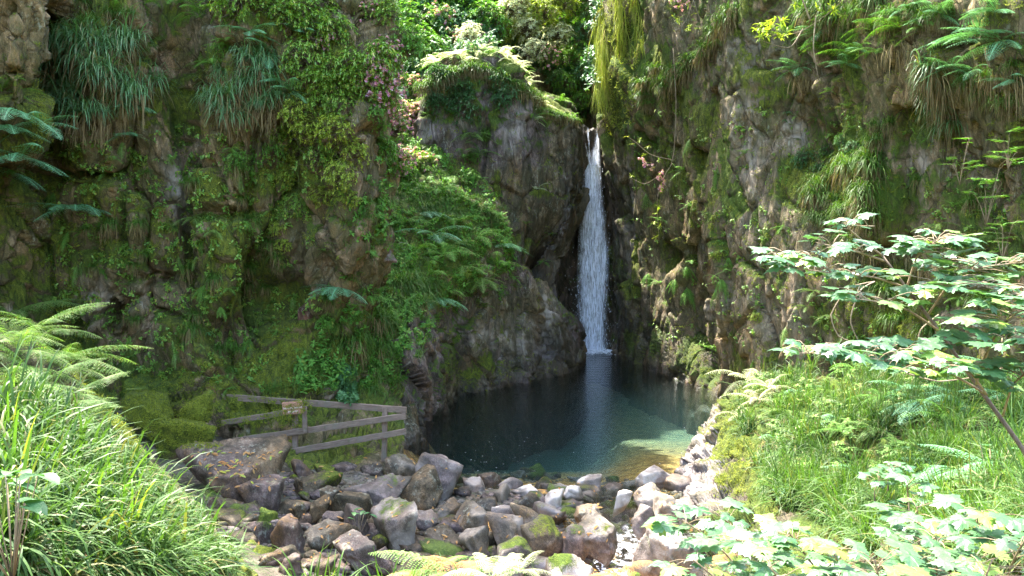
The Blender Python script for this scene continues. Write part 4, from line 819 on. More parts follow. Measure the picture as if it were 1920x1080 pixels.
tfill('wallgreen', [(1480, 0), (1920, 0), (1920, 60), (1700, 50), (1500, 40)], 14, 80, 'green grass tussock', 'along the top of the right cliff', GT)
tfill('wall', [(1720, 110), (1780, 100), (1800, 230), (1750, 240)], 7, 70, 'hanging grass tussock', 'below the broad ferns on the right cliff', GT)
for (x, y, s) in [(1210, 180, 46), (1212, 155, 44), (1232, 128, 42), (1255, 165, 52), (1275, 150, 52), (1268, 130, 50), (1300, 112, 54), (1330, 90, 60), (1322, 108, 50), (1350, 60, 60), (1368, 38, 66), (1375, 20, 60), (1218, 195, 40), (1246, 150, 40), (1290, 135, 44)]:
    tussock('lip', x, y, s, 'small tufted tussock', 'in the slanting line across the right cliff', GT)
tfill('wallgreen', [(1400, 890), (1500, 930), (1700, 950), (1690, 890), (1500, 860), (1420, 850)], 16, 95, 'long drooping grass tussock', 'on the lower edge of the right bank', GT)
for x in range(1018, 1075, 7): tussock('lip', x, 200+(x-1018)*.32+8, 30, 'sunlit grass tuft', 'on the right shoulder of the crag', GT)
for x in range(800, 1010, 13): tussock('lip', x, 112+abs(x-885)**1.35*.09+16, 46, 'sunlit grass tuft', 'along the crest of the crag', GT)
for (x, y, s) in [(700, 690, 50), (780, 560, 50), (620, 560, 50), (560, 690, 40), (680, 380, 50), (720, 350, 50), (1600, 640, 60), (1680, 600, 60), (1740, 620, 60), (1560, 660, 50), (1660, 545, 60)]:
    tussock('wallgreen', x, y, s*1.2, 'grass tussock', 'on the lower rocks', GT)
tfill('wallgreen', [(1780, 100), (1920, 100), (1920, 200), (1800, 200)], 8, 70, 'green tussock', 'over the brown roots at the top right', GT)
tfill('wallgreen', [(1560, 190), (1700, 180), (1900, 260), (1900, 600), (1600, 640), (1560, 450)], 22, 56, 'short grass tussock', 'on the mossy right wall', GT)
tfill('wallgreen', [(100, 280), (500, 260), (540, 600), (460, 720), (160, 560)], 34, 46, 'little grass tuft', 'on the dark left wall', GT)
# dead root curtains under the right ferns
def curtain(pts, L, w, n, name, mat, desc, zone, cat, D=None):
    P0 = []
    for (x, y) in crv(np.array(pts, float), n): 
        h = cast(x+U(-9, 9), y+U(-6, 6)); 
        if h is not None: P0.append(h[0]+h[1]*U(.03, .16))
    P0 = np.array(P0); k = len(P0); d = np.stack([U(-.25, .25, k), U(-.5, -.1, k), U(-.6, 0, k)], -1)
    v, f, _ = ribbons(P0, d, 3.0, U(L*.4, L, k), w*U(.6, 1.4, k), 7, 'grass', roll=U(-1.5, 1.5, k)); me = mk(name, (v-P0[0], f), LM[mat]); o = link(name, me, loc=P0[0]); return thing(o, desc, zone, cat)
curtain([(1655, 95), (1690, 85), (1720, 100)], .7, .013, 150, 'root_curtain', 'dead', 'curtain of brown roots and dead fronds', 'under the large ferns on the right cliff', 'roots')
curtain([(1790, 150), (1850, 140), (1920, 150)], .85, .013, 130, 'root_curtain', 'dead', 'wide curtain of brown roots', 'at the top right corner of the cliff', 'roots')
curtain([(1490, 150), (1515, 150)], .55, .015, 130, 'root_curtain', 'dead', 'narrow strip of brown dead fronds', 'below the fern beside the dark hollow', 'roots')
curtain([(1730, 120), (1765, 150)], 1.1, .014, 160, 'root_curtain', 'dead', 'tan strip of withered grass', 'right of the large ferns', 'roots')
curtain([(100, 220), (160, 235), (215, 240)], .55, .018, 330, 'dead_grass', 'dead', 'fringe of dead brown grass', 'under the bluish tussocks of the left cliff', 'dead grass')
curtain([(262, 130), (285, 160)], .5, .018, 110, 'dead_grass', 'dead', 'small fringe of dead grass', 'beside the right end of the bluish tussocks', 'dead grass')
curtain([(390, 195), (450, 200), (510, 215)], .6, .018, 260, 'dead_grass', 'dead', 'fringe of dead tan grass', 'under the tussocks left of the rhododendron', 'dead grass')
curtain([(1600, 480), (1680, 470), (1740, 500)], .5, .016, 200, 'dead_grass', 'dead', 'brown fringe of dead grass', 'behind the sycamore', 'dead grass')
# lit hanging moss at the left edge of the right cliff
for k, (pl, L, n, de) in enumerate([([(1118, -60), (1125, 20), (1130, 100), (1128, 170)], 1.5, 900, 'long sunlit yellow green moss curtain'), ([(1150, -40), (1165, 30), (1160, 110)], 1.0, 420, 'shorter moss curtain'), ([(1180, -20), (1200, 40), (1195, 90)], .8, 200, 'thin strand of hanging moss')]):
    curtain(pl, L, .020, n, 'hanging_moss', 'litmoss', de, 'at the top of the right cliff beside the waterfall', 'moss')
# ---------- rhododendrons and other shrubs ----------
BUSH = []
for i in range(3):
    b, l, t = bush(150, .62, .8, .085, .027, 8); BUSH.append((mk('branches', b, BARK), l, t))
def shrub_proto(i, leafmat, flowers=0):
    b, l, t = BUSH[i]; lm = mk('leaves', l, LM[leafmat]); fm = None
    if flowers:
        k = RNG.choice(len(t), flowers, replace=False); a = nz(t[k]+np.array([0, -.3, .3]))
        q = whorls_vf(np.repeat(t[k]*1.06, 3, 0)+RNG.normal(size=(flowers*3, 3))*.012, np.repeat(a, 3, 0), 7, .052, .040, .3, .6); fm = mk('flowers', q, LM['flower'])
    return b, lm, fm
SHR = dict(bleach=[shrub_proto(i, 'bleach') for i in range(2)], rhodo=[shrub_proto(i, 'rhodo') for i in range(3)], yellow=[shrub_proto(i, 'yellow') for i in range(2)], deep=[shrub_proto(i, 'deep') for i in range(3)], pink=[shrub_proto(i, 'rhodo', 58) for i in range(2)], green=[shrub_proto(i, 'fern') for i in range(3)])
def shrub(kind, px, py, size, desc, zone, group, D=None, out=None, name='rhododendron', cat='shrub'):
    h = cast(px, py)
    if D is None:
        if h is None: return
        loc, n, _ = h; loc = loc-n*.05
    else: loc, n = at(px, py, D), np.array([0, -1, .3])
    sc = size/F*loc[1]/1.15; b, l, f = random.choice(SHR[kind])
    o = bpy.data.objects.new(name, None); COL.objects.link(o); o.location = tuple(loc); az = math.atan2(n[1], n[0])+H/2; az = max(-1, min(1, (az+H) % (2*H)-H)); o.rotation_euler = (U(-.2, .2), U(-.2, .2), az+U(-.3, .3)); o.scale = (sc, sc, sc*U(.85, 1.15))
    link('branches', b, o); link('leaves', l, o)
    if f: link('blossoms', f, o)
    thing(o, desc, zone, cat, group)
def sfill(kind, poly, n, size, desc, zone, group, name='rhododendron', jit=.3):
    P, N = scatter(n, poly); X, Y = proj(P)
    for x, y in zip(X, Y): shrub(kind, x, y, size*U(1-jit, 1+jit), desc, zone, group, name=name)
GR = 'rhododendrons on the left side of the gorge'
for (x, y, s) in [(560, 215, 80), (600, 195, 80), (640, 200, 70), (580, 250, 85), (630, 250, 90), (660, 290, 80), (600, 300, 90), (640, 330, 80), (560, 290, 70), (540, 340, 60), (560, 385, 60), (610, 370, 70), (650, 375, 60), (530, 250, 60)]:
    shrub('yellow' if (x+y) % 3 else 'rhodo', x, y, s, 'yellow green rhododendron bush' if (x+y) % 3 else 'mid green rhododendron bush', 'over the face of the left cliff', GR)
for (x, y, s) in [(530, 460, 46), (525, 490, 40), (520, 430, 40)]: shrub('yellow', x, y, s, 'small hanging sprig', 'on the cliff below the rhododendrons', GR)
sfill('rhodo', [(560, 0), (760, 0), (720, 120), (690, 190), (600, 170), (560, 100)], 16, 90, 'dense rhododendron bush', 'above the left cliff corner', GR)
sfill('pink', [(690, 100), (740, 90), (800, 240), (810, 330), (730, 330), (700, 200)], 16, 74, 'pink flowering rhododendron', 'between the left cliff and the crag', GR)
sfill('pink', [(560, 30), (700, 20), (720, 140), (600, 150)], 5, 70, 'rhododendron with few pink flowers', 'above the left cliff corner', GR)
sfill('green', [(740, -20), (960, -20), (940, 60), (860, 90), (760, 140), (740, 60)], 22, 90, 'bright green bush', 'on the slope behind the crag', 'bushes behind the crag', name='bush')
sfill('pink', [(780, 20), (940, 20), (930, 80), (800, 110)], 5, 64, 'rhododendron dotted with pink', 'on the slope behind the crag', 'bushes behind the crag')
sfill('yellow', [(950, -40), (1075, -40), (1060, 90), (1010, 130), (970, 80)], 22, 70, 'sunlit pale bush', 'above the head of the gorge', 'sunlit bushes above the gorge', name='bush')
sfill('green', [(700, 170), (760, 200), (760, 360), (700, 330)], 10, 60, 'small green bush', 'low between the left cliff and the crag', 'bushes beside the crag', name='bush')
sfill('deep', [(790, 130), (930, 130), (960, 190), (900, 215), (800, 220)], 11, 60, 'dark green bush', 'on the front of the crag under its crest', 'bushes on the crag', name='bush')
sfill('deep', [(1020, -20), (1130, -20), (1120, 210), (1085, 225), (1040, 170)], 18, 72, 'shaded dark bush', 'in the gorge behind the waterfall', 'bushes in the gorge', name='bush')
sfill('green', [(860, 250), (920, 240), (900, 330), (870, 350)], 4, 56, 'small leafy bush', 'on the flank of the crag', 'bushes on the crag', name='bush')
sfill('deep', [(1480, 230), (1600, 220), (1600, 310), (1500, 320)], 5, 46, 'small dark bush', 'in the hollow of the right cliff', 'small bushes on the right cliff', name='bush')
for (x, y, s) in [(1340, 408, 24), (1335, 425, 20), (1418, 592, 30), (1345, 480, 34), (870, 515, 34), (838, 565, 30), (545, 120, 40)]:
    shrub('yellow', x, y, s, 'tiny pale rosette plant', 'growing on bare rock', 'tiny rosette plants on the rock', name='plant', cat='plant')
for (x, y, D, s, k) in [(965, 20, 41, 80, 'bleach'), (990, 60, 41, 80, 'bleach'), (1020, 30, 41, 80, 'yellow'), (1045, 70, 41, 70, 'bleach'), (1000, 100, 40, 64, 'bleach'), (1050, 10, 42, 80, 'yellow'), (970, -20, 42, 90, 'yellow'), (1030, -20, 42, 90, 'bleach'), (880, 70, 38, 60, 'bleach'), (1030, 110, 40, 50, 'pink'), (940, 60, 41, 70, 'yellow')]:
    shrub(k, x, y, s, 'bush painted sunlit white' if k == 'bleach' else 'sunlit yellow bush' if k == 'yellow' else 'sunlit pink bush', 'above the head of the gorge', 'sunlit bushes above the gorge', D=D, name='bush')
for (x, y, D, s, k) in [(1080, 20, 43, 80, 'green'), (1095, 70, 42, 70, 'deep'), (1075, 110, 42, 70, 'green'), (1100, 140, 41, 60, 'deep'), (1060, 160, 41, 60, 'green'), (1090, 190, 41, 50, 'green'), (1045, 150, 41, 50, 'deep'), (1105, 0, 43, 80, 'deep')]:
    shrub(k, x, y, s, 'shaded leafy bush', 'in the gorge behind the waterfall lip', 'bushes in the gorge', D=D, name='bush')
sfill('green', [(380, 60), (560, 120), (540, 420), (430, 300)], 6, 60, 'small leafy bush', 'on the left cliff beside the rhododendrons', 'bushes on the left cliff', name='bush')
# big wooded backdrop above the gorge
sfill('rhodo', [(380, -40), (580, -40), (560, 60), (420, 40)], 8, 90, 'dense rhododendron bush', 'at the top of the left cliff', GR)

# ---------- branches with leaves: yellow rhododendron branch and pink twig on the right cliff ----------
def branch_plant(name, paths, r, leafkw, tips_px, desc, zone, cat, leafmat, flowers=False, D=None):
    root = at(*paths[0][0]); o = bpy.data.objects.new(name, None); COL.objects.link(o); o.location = tuple(root); br = []
    for p in paths: P = crv(np.array([at(*q) for q in p]), 12)-root; br.append(tube(P, np.linspace(r, r*.35, 12), 5))
    link('branch', mk('branch', join(*br), TWIG), o); tips = np.array([at(*q) for q in tips_px])-root
    link('leaves', mk('leaves', whorls_vf(tips, nz(RNG.normal(size=tips.shape)*.5+[0, -.3, .8]), **leafkw), LM[leafmat]), o)
    if flowers: 
        q = whorls_vf(np.repeat(tips[flowers:], 4, 0)+RNG.normal(size=(len(tips[flowers:])*4, 3))*.05, nz(RNG.normal(size=(len(tips[flowers:])*4, 3))+[0, -1, 0]), 7, .075, .05, .4, .5); link('blossoms', mk('blossoms', q, LM['flower']), o)
    thing(o, desc, zone, cat); return o
branch_plant('rhododendron_branch', [[(1640, -60, 20), (1560, 20, 20.4), (1500, 60, 20.6), (1450, 66, 20.5)], [(1520, 40, 20.5), (1500, -10, 20.5), (1470, -30, 20.5)], [(1505, 55, 20.6), (1480, 90, 20.4), (1425, 75, 20.2)], [(1530, 30, 20.5), (1525, 90, 20.3), (1535, 150, 20.2)], [(1560, 20, 20.4), (1600, 40, 20), (1640, 10, 19.8)]], .022,
    dict(nl=9, L=.15, w=.04), [(1420+RNG.uniform(-12, 60), 50+RNG.uniform(-14, 30), 20.3+RNG.uniform(-.3, .3)) for _ in range(22)]+[(1500+RNG.uniform(-20, 90), 0+RNG.uniform(-14, 30), 20.2+RNG.uniform(-.3, .3)) for _ in range(12)], 'bare grey branch with yellow green leaf whorls', 'across the top of the right cliff', 'branch', 'yellow')
branch_plant('flowering_twig', [[(1262, 90, 28.5), (1268, 200, 28.6), (1262, 300, 28.6), (1245, 330, 28.4), (1232, 370, 28.4), (1236, 455, 28.4)], [(1262, 300, 28.6), (1220, 290, 28.8), (1190, 265, 29), (1175, 255, 29)], [(1245, 322, 28.4), (1210, 345, 28.7), (1180, 332, 28.9)]], .014,
    dict(nl=6, L=.13, w=.04), [(1175, 256, 29), (1185, 270, 29), (1200, 262, 29), (1215, 275, 28.8), (1208, 290, 28.8), (1215, 305, 28.7), (1184, 330, 28.9), (1235, 300, 28.4), (1229, 400, 28.3), (1236, 425, 28.3), (1230, 445, 28.3), (1240, 360, 28.3), (1226, 418, 28.3), (1234, 388, 28.3), (1238, 325, 28.3), (1244, 340, 28.3), (1240, 350, 28.3), (1236, 334, 28.3), (1210, 310, 28.6), (1222, 315, 28.6), (1205, 300, 28.6)], 'hanging twig with a pink flower cluster', 'in front of the right cliff', 'twig', 'yellow', 14)
branch_plant('rhododendron_twig', [[(1320, -70, 27), (1300, 0, 27), (1285, 40, 27), (1270, 52, 27)], [(1300, 0, 27), (1310, 30, 27), (1322, 60, 27)]], .014, dict(nl=7, L=.13, w=.035), [(1270+RNG.uniform(-20, 40), 20+RNG.uniform(-20, 38), 27+RNG.uniform(-.3, .3)) for _ in range(16)], 'leafy twig with pale pink buds', 'hanging into view above the slanting tussocks', 'twig', 'yellow', 12)
# mossy branch of the tree at the top
o = bpy.data.objects.new('tree_branch', None); COL.objects.link(o); r0 = at(640, 55, 31); o.location = tuple(r0)
P = crv(np.array([at(600, 80, 31), at(650, 48, 31), at(700, 18, 31), at(760, -30, 31), at(860, -140, 31)]), 14)-r0
link('limb', mk('limb', tube(P, np.linspace(.17, .34, 14)+.03*RNG.random(14), 10), MBARK), o)
v, f = stamp(grass_vf(9, .01, (.03, .08), (.2, 1.5), (.5, 2), .006, k=3), P[RNG.integers(0, 13, 700)]+nz(RNG.normal(size=(700, 3)))*.24, U(0, 6, 700), U(.8, 1.6, 700)); link('moss', mk('moss', (v, f), LM['moss']), o)
thing(o, 'thick mossy tree branch slanting down', 'among the leaves at the top of the picture', 'branch')

# ---------- sycamore sapling in the right foreground ----------
MAP = maple_vf()
def leaves_at(pts, rots, tilts, scl):
    """maple leaves: point, heading, tilt (x,y), width"""
    V0, F0 = MAP; Vs = []; Fs = []; o = 0
    for p, r, t, s in zip(pts, rots, tilts, scl):
        R = np.array(Matrix.Rotation(t[0], 3, 'X') @ Matrix.Rotation(t[1], 3, 'Y') @ Matrix.Rotation(r, 3, 'Z')); V = V0.copy(); V[:, 2] *= U(.5, 3.0); Vs.append((V*s)@R.T+p); Fs.append(F0+o); o += len(V0)
    return np.concatenate(Vs), np.concatenate(Fs)
def sapling(desc, zone, trunk, branches, r=.022, leaf=.106, name='sycamore_sapling', near=1.0):
    trunk = [(a, b, c*near) for a, b, c in trunk]; branches = [([(a, b, c*near) for a, b, c in p], n, s_, z_) for p, n, s_, z_ in branches]
    root = at(*trunk[0]); o = bpy.data.objects.new(name, None); COL.objects.link(o); o.location = tuple(root)
    T = crv(np.array([at(*q) for q in trunk]), 18)-root; link('trunk', mk('trunk', tube(T, np.linspace(r, r*.4, 18), 7), BARK), o)
    tw = []; LP = []; LR = []; LT = []; LS = []; pet = []
    for path, n, spread, sz in branches:
        B_ = crv(np.array([at(*q) for q in path]), 14)-root; tw.append(tube(B_, np.linspace(r*.42, r*.16, 14), 5))
        for k in range(int(n*1.75)):
            t = U(.25, 1)**.8; i = min(12, int(t*13)); b = B_[i]+(B_[i+1]-B_[i])*U(0, 1); a = U(0, 2*math.pi); off = np.array([math.cos(a), math.sin(a)*1.1, 0])*U(.3, 1)*spread; off[2] = U(.0, .055)
            tip = b+off; pet.append(tube(crv([b, b+off*.5+[0, 0, .02], tip], 4), .0022, 4))
            d = off if t < .93 else (B_[-1]-B_[-3]); LP.append(tip); LR.append(math.atan2(d[1], d[0])-math.pi/2+U(-.5, .5)); LT.append((U(-.12, .38), U(-.3, .3))); LS.append(leaf*sz*U(.75, 1.35))
    link('twigs', mk('twigs', join(*tw, *pet), TWIG), o); link('leaves', mk('leaves', leaves_at(LP, LR, LT, LS), LM['syc'], False), o)
    thing(o, desc, zone, 'sapling'); return o
# layered sprays reaching left over the bank (distances from the camera in metres are the third number)
sapling('tall sycamore sapling with flat layered leaves', 'on the right in front of the cliff', [(2060, 1120, 5.0), (1990, 960, 5.1), (1920, 845, 5.2), (1830, 720, 5.35), (1760, 620, 5.45), (1700, 540, 5.5), (1655, 480, 5.6)], [
    ([(1700, 540, 5.5), (1640, 520, 5.3), (1560, 512, 5.2), (1470, 500, 5.1)], 12, .12, 1.0), ([(1560, 512, 5.2), (1530, 485, 5.2), (1480, 480, 5.3), (1450, 488, 5.2)], 8, .10, .9),
    ([(1655, 480, 5.6), (1610, 445, 5.6), (1590, 425, 5.5), (1640, 424, 5.5)], 5, .10, .9), ([(1660, 490, 5.6), (1600, 470, 5.4), (1530, 455, 5.3)], 9, .12, .85),
    ([(1700, 540, 5.5), (1720, 480, 5.4), (1745, 460, 5.2), (1760, 450, 5.1)], 16, .16, 1.0), ([(1740, 590, 5.5), (1790, 520, 5.3), (1850, 500, 5.1), (1940, 490, 5.0)], 18, .20, 1.0),
    ([(1760, 620, 5.4), (1700, 580, 5.2), (1640, 565, 5.0), (1600, 560, 4.9)], 9, .16, 1.0), ([(1700, 540, 5.5), (1750, 530, 5.2), (1800, 545, 5.0), (1860, 540, 4.9)], 18, .22, 1.0),
    ([(1830, 720, 5.3), (1860, 640, 5.0), (1900, 590, 4.7), (1980, 560, 4.5)], 20, .22, 1.15), ([(1830, 720, 5.3), (1850, 660, 4.9), (1880, 640, 4.6), (1960, 660, 4.4)], 16, .2, 1.2),
    ([(1850, 740, 5.3), (1780, 700, 5.0), (1680, 680, 4.7), (1580, 665, 4.6), (1500, 662, 4.5)], 24, .14, 1.0), ([(1780, 700, 5.0), (1700, 670, 4.8), (1640, 655, 4.8)], 12, .14, 1.0), ([(1850, 740, 5.3), (1820, 700, 4.8), (1780, 690, 4.6), (1740, 690, 4.5)], 14, .14, 1.0),
    ([(1880, 780, 5.2), (1900, 720, 4.8), (1940, 690, 4.5)], 10, .15, 1.0)], near=.78, r=.014)
# bare hanging shoots of the sapling
hs = []
root = at(1640, 530, 5.3)
for pth in ([(1640, 528, 5.3), (1590, 540, 5.3), (1558, 590, 5.3), (1572, 630, 5.3), (1610, 645, 5.3), (1640, 650, 5.3)], [(1640, 528, 5.3), (1612, 545, 5.2), (1594, 600, 5.2), (1610, 640, 5.2), (1640, 665, 5.2)], [(1760, 590, 5.3), (1725, 620, 5.3), (1720, 670, 5.3)], [(1700, 700, 5.2), (1760, 715, 5.2), (1840, 705, 5.2), (1880, 690, 5.2)]):
    hs.append(tube(crv(np.array([at(*q) for q in pth]), 16)-root, np.linspace(.0045, .0028, 16)*(1+.25*np.sin(np.arange(16)*2.3)), 5))
o = link('hanging_shoots', mk('hanging_shoots', join(*hs), TWIG), loc=root); thing(o, 'bare looping dead shoots', 'dangling below the sycamore leaves', 'twigs')
# low sycamore in the bottom right corner
low = []
for (x, y, D, n, sp_) in [(1280, 975, 4.6, 13, .20), (1340, 960, 4.9, 9, .18), (1380, 1010, 4.3, 14, .20), (1300, 1050, 4.0, 9, .16), (1480, 1000, 4.2, 14, .2), (1560, 1030, 4.0, 14, .2), (1440, 1060, 3.8, 12, .18), (1640, 1050, 3.8, 14, .2), (1720, 950, 4.6, 14, .2), (1760, 1010, 4.2, 16, .22), (1840, 960, 4.2, 14, .22), (1860, 1050, 3.7, 16, .22), (1930, 1000, 3.8, 14, .2), (1560, 1090, 3.6, 12, .18), (1730, 1090, 3.6, 12, .2), (1700, 905, 4.9, 6, .16)]:
    low.append(([(1720, 1260, 4.6), (x*.6+700, 1150, 4.5), (x*.85+260, y+50, D+.1), (x, y, D)], n, sp_, 1.0))
sapling('low spreading sycamore with pale sunlit leaves', 'in the bottom right corner', [(1720, 1500, 4.6), (1720, 1350, 4.6), (1720, 1260, 4.6)], low, .02, .125)
for (x, y, D, n) in [(1665, 880, 7.6, 7), (1640, 905, 7.6, 5), (1700, 940, 7.4, 5)]:
    sapling('tiny sycamore seedling', 'in the grass of the right bank', [(x, y+40, D), (x, y+15, D)], [([(x, y+15, D), (x+6, y, D), (x+10, y-4, D)], n, .14, .9)], .008, .12, 'sycamore_seedling')
# broad leaved plant bottom left and rowan-like sprays at the right edge
for (x, y, D, n, s, de, zo) in [(20, 960, 3.6, 16, .16, 'broad leaved plant with glossy oval leaves', 'in the bottom left corner'), (1000, 1120, 6.8, 5, .12, 'small broad leaved plant', 'at the bottom edge below the boulders'), (670, 975, 12.6, 7, .16, 'green leafy seedling', 'between two boulders'), (1860, 860, 7.5, 8, .12, 'leafy plant', 'on the right bank')]:
    root = at(x, y, D); a = U(0, 6.28, n); P0 = np.stack([U(-s, s, n)*1.2, U(-s, s, n), U(0, s*1.2, n)], -1); d = np.stack([np.cos(a), np.sin(a), U(0, .5, n)], -1)
    v, f, _ = ribbons(P0, d, .8, s*.8, s*.42, 4, 'leaf', fold=.2); st = [tube([[0, 0, -.3], p], .003, 4) for p in P0]; o = link('leafy_plant', mk('leaves', (v, f), LM['deep']), loc=root); link('stems', mk('stems', join(*st), TWIG), o); thing(o, de, zo, 'plant')
def pinnate(px, py, D, size, n, desc, zone):
    root = at(px, py, D); o = bpy.data.objects.new('rowan_spray', None); COL.objects.link(o); o.location = tuple(root); st = []; lv = []; s = size/F*D
    for i in range(n):
        b = np.array([U(-.25, .25)*s, U(-.2, .2)*s, U(-.1, 1.0)*s]); a = U(0, 6.28); d = nz(np.array([math.cos(a), math.sin(a), .25])); L = s*U(.35, .55); e = b+d*L; e[2] -= L*.15; st.append(tube(crv([[0, 0, -.2*s], b*.6, b, e], 8), np.linspace(.006, .002, 8)*s, 4))
        t = np.linspace(.15, 1, 8)[:, None]; P = b+(e-b)*t; sd = np.array([-d[1], d[0], 0])
        for sg in (-1, 1): v, f, _ = ribbons(P, nz(sd*sg+d*.35+RNG.normal(size=P.shape)*.08), .3, L*.30, L*.10, 3, 'leaf', fold=.15); lv.append((v, f))
    link('stems', mk('stems', join(*st), TWIG), o); link('leaves', mk('leaves', join(*lv), LM['fern']), o); thing(o, desc, zone, 'sapling', 'rowan like saplings on the right')
for (x, y, D, s, n) in [(1850, 400, 13, 100, 8), (1800, 330, 13.5, 80, 6), (1890, 300, 12.5, 90, 7), (1880, 470, 12, 90, 8)]:
    pinnate(x, y, D, s, n, 'leafy rowan like sapling', 'at the right edge before the cliff')

# ---------- unseen trees added above the frame: crowns placed to shade the gorge ----------
def crown_vf(n, R, leaf=.13):
    c = RNG.normal(size=(int(n/26), 3)); c = nz(c)*(RNG.random((len(c), 1))**.4)*np.array(R)*.92
    p = np.repeat(c, 26, 0)+RNG.normal(size=(len(c)*26, 3))*.28; d = nz(RNG.normal(size=p.shape)+[0, 0, .2]); v, f, _ = ribbons(p, d, .3, leaf*U(.7, 1.3, len(p)), leaf*.55, 2, 'leaf'); return v, f
def canopy(base, crown, R, n, desc, zone):
    o = bpy.data.objects.new('tree', None); COL.objects.link(o); o.location = base; b = np.array(base); c = np.array(crown)-b; T = crv([[0, 0, -1], c*.3+[.3, 0, 0], c*.7, c], 14)
    tr = [tube(T, np.linspace(.28, .08, 14), 9)]
    for i in range(9): e = c+nz(RNG.normal(size=3)+[0, 0, .2])*np.array(R)*.8; tr.append(tube(crv([T[9+i % 4], (T[9+i % 4]+e)/2+RNG.normal(size=3)*.3, e], 8), np.linspace(.09, .02, 8), 5))
    link('trunk', mk('trunk', join(*tr), MBARK), o); cr_ = link('crown', mk('crown', crown_vf(n, R), LM['green' if 0 else 'fern']), o); cr_.location = tuple(c); thing(o, desc, zone, 'tree', 'unseen trees added to shade the gorge')
CAN = [((-9, 30, 12), (-5.6, 28.0, 15.0), (3.0, 3.2, 1.6), 2200), ((12, 28, 14), (5.8, 27.8, 15.2), (3.2, 4.0, 1.6), 7000), ((13, 22, 13), (7.5, 21.5, 14.5), (3.0, 3.4, 1.6), 6000), ((-12, 14, 10), (-8.2, 10.8, 11.5), (3.0, 3.6, 1.2), 9000), ((-12, 6, 6), (-6.2, 4.2, 9.6), (3.2, 3.6, 1.2), 7000), ((12, 8, 6), (6.8, 8.4, 10.2), (3.0, 4.0, 1.2), 6000), ((10, 34, 14), (2.5, 31.2, 15.9), (1.7, 2.2, 1.2), 3600), ((-13, 20, 14), (-4.9, 19.4, 14.3), (2.2, 2.6, 1.2), 4500), ((-13, 24, 14), (-6.9, 20.8, 14.6), (3.2, 3.4, 1.5), 8000), ((10, 16, 10), (3.6, 17.0, 12.5), (2.8, 3.6, 1.2), 5500)]
for i, (b, c, R, n) in enumerate(CAN): canopy(b, c, R, n, 'overhanging broadleaf tree', 'above the gorge')
# ---------- uncountable cover ----------
def cover(name, tmpls, P, N, s0, s1, mat, tilt=.4, up=0.0):
    k = RNG.integers(0, len(tmpls), len(P)); VF = []
    for i, t in enumerate(tmpls):
        m = k == i
        if m.any(): VF.append(stamp(t, P[m]+np.array([0, 0, up]), U(0, 6.28, m.sum()), U(s0, s1, m.sum()), N[m], tilt))
    v, f = join(*VF); o = link(name, mk(name, (v, f), LM[mat])); return tag(o, kind='stuff')
# right bank grass
gt = [grass_vf(26, .09, (.22, .60), (.5, 1.5), (.4, 2.0), .013, k=5) for _ in range(4)]
poly = [(1388, 765), (1392, 705), (1440, 670), (1600, 680), (1920, 690), (2050, 700), (2050, 1050), (1700, 1080), (1540, 980), (1440, 950), (1435, 900), (1395, 850)]
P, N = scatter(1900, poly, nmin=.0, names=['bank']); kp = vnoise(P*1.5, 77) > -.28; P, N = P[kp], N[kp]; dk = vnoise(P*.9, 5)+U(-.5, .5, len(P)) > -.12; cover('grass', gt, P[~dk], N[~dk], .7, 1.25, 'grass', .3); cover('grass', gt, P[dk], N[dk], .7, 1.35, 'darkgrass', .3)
P, N = scatter(260, poly, nmin=-.3, names=['bank']); cover('grass', [grass_vf(26, .06, (.15, .35), (-.2, .8), (1.5, 3), .009, k=4)], P, N, .8, 1.2, 'dead', .5)
P, N = scatter(200, [(1380, 720), (1500, 690), (1920, 720), (1920, 980), (1500, 900)], names=['bank']); cover('undergrowth', [whorls_vf(np.array([[0, 0, .06], [.05, .03, .12], [-.04, .02, .18]]), np.array([[0, 0, 1]]*3), 6, .07, .035)], P, N, .7, 1.3, 'palefern', .2)
# left bank long grass
gl = [grass_vf(22, .09, (.30, .85), (.55, 1.5), (.5, 2.2), .029, k=7) for _ in range(4)]
polyL = [(-40, 790), (60, 800), (130, 820), (190, 870), (260, 940), (340, 1010), (430, 1100), (300, 1100), (-40, 1100)]
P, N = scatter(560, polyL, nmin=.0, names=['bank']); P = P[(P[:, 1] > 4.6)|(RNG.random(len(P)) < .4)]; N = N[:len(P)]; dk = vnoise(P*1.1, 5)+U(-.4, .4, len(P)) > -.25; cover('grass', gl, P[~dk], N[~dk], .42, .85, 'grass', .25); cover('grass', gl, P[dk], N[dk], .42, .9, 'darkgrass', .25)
P, N = scatter(120, polyL, nmin=.0, names=['bank']); cover('grass', [grass_vf(20, .06, (.2, .5), (-.1, .9), (1, 2), .010, k=5)], P, N, .6, 1.1, 'dead', .3)
# bottom edge grass in front of the boulders
gb = [(x, D) for x, D in zip(U(560, 1200, 120), U(6.6, 8.2, 120))]
Pb = []
for x, D in gb:
    q = at(x, 1080, D); h = down(q[0], q[1], 4.0)
    if h: Pb.append(h[0])
Pb = np.array(Pb); cover('grass', gl, Pb, np.tile([0, 0, 1.0], (len(Pb), 1)), .6, .95, 'grass', 0)
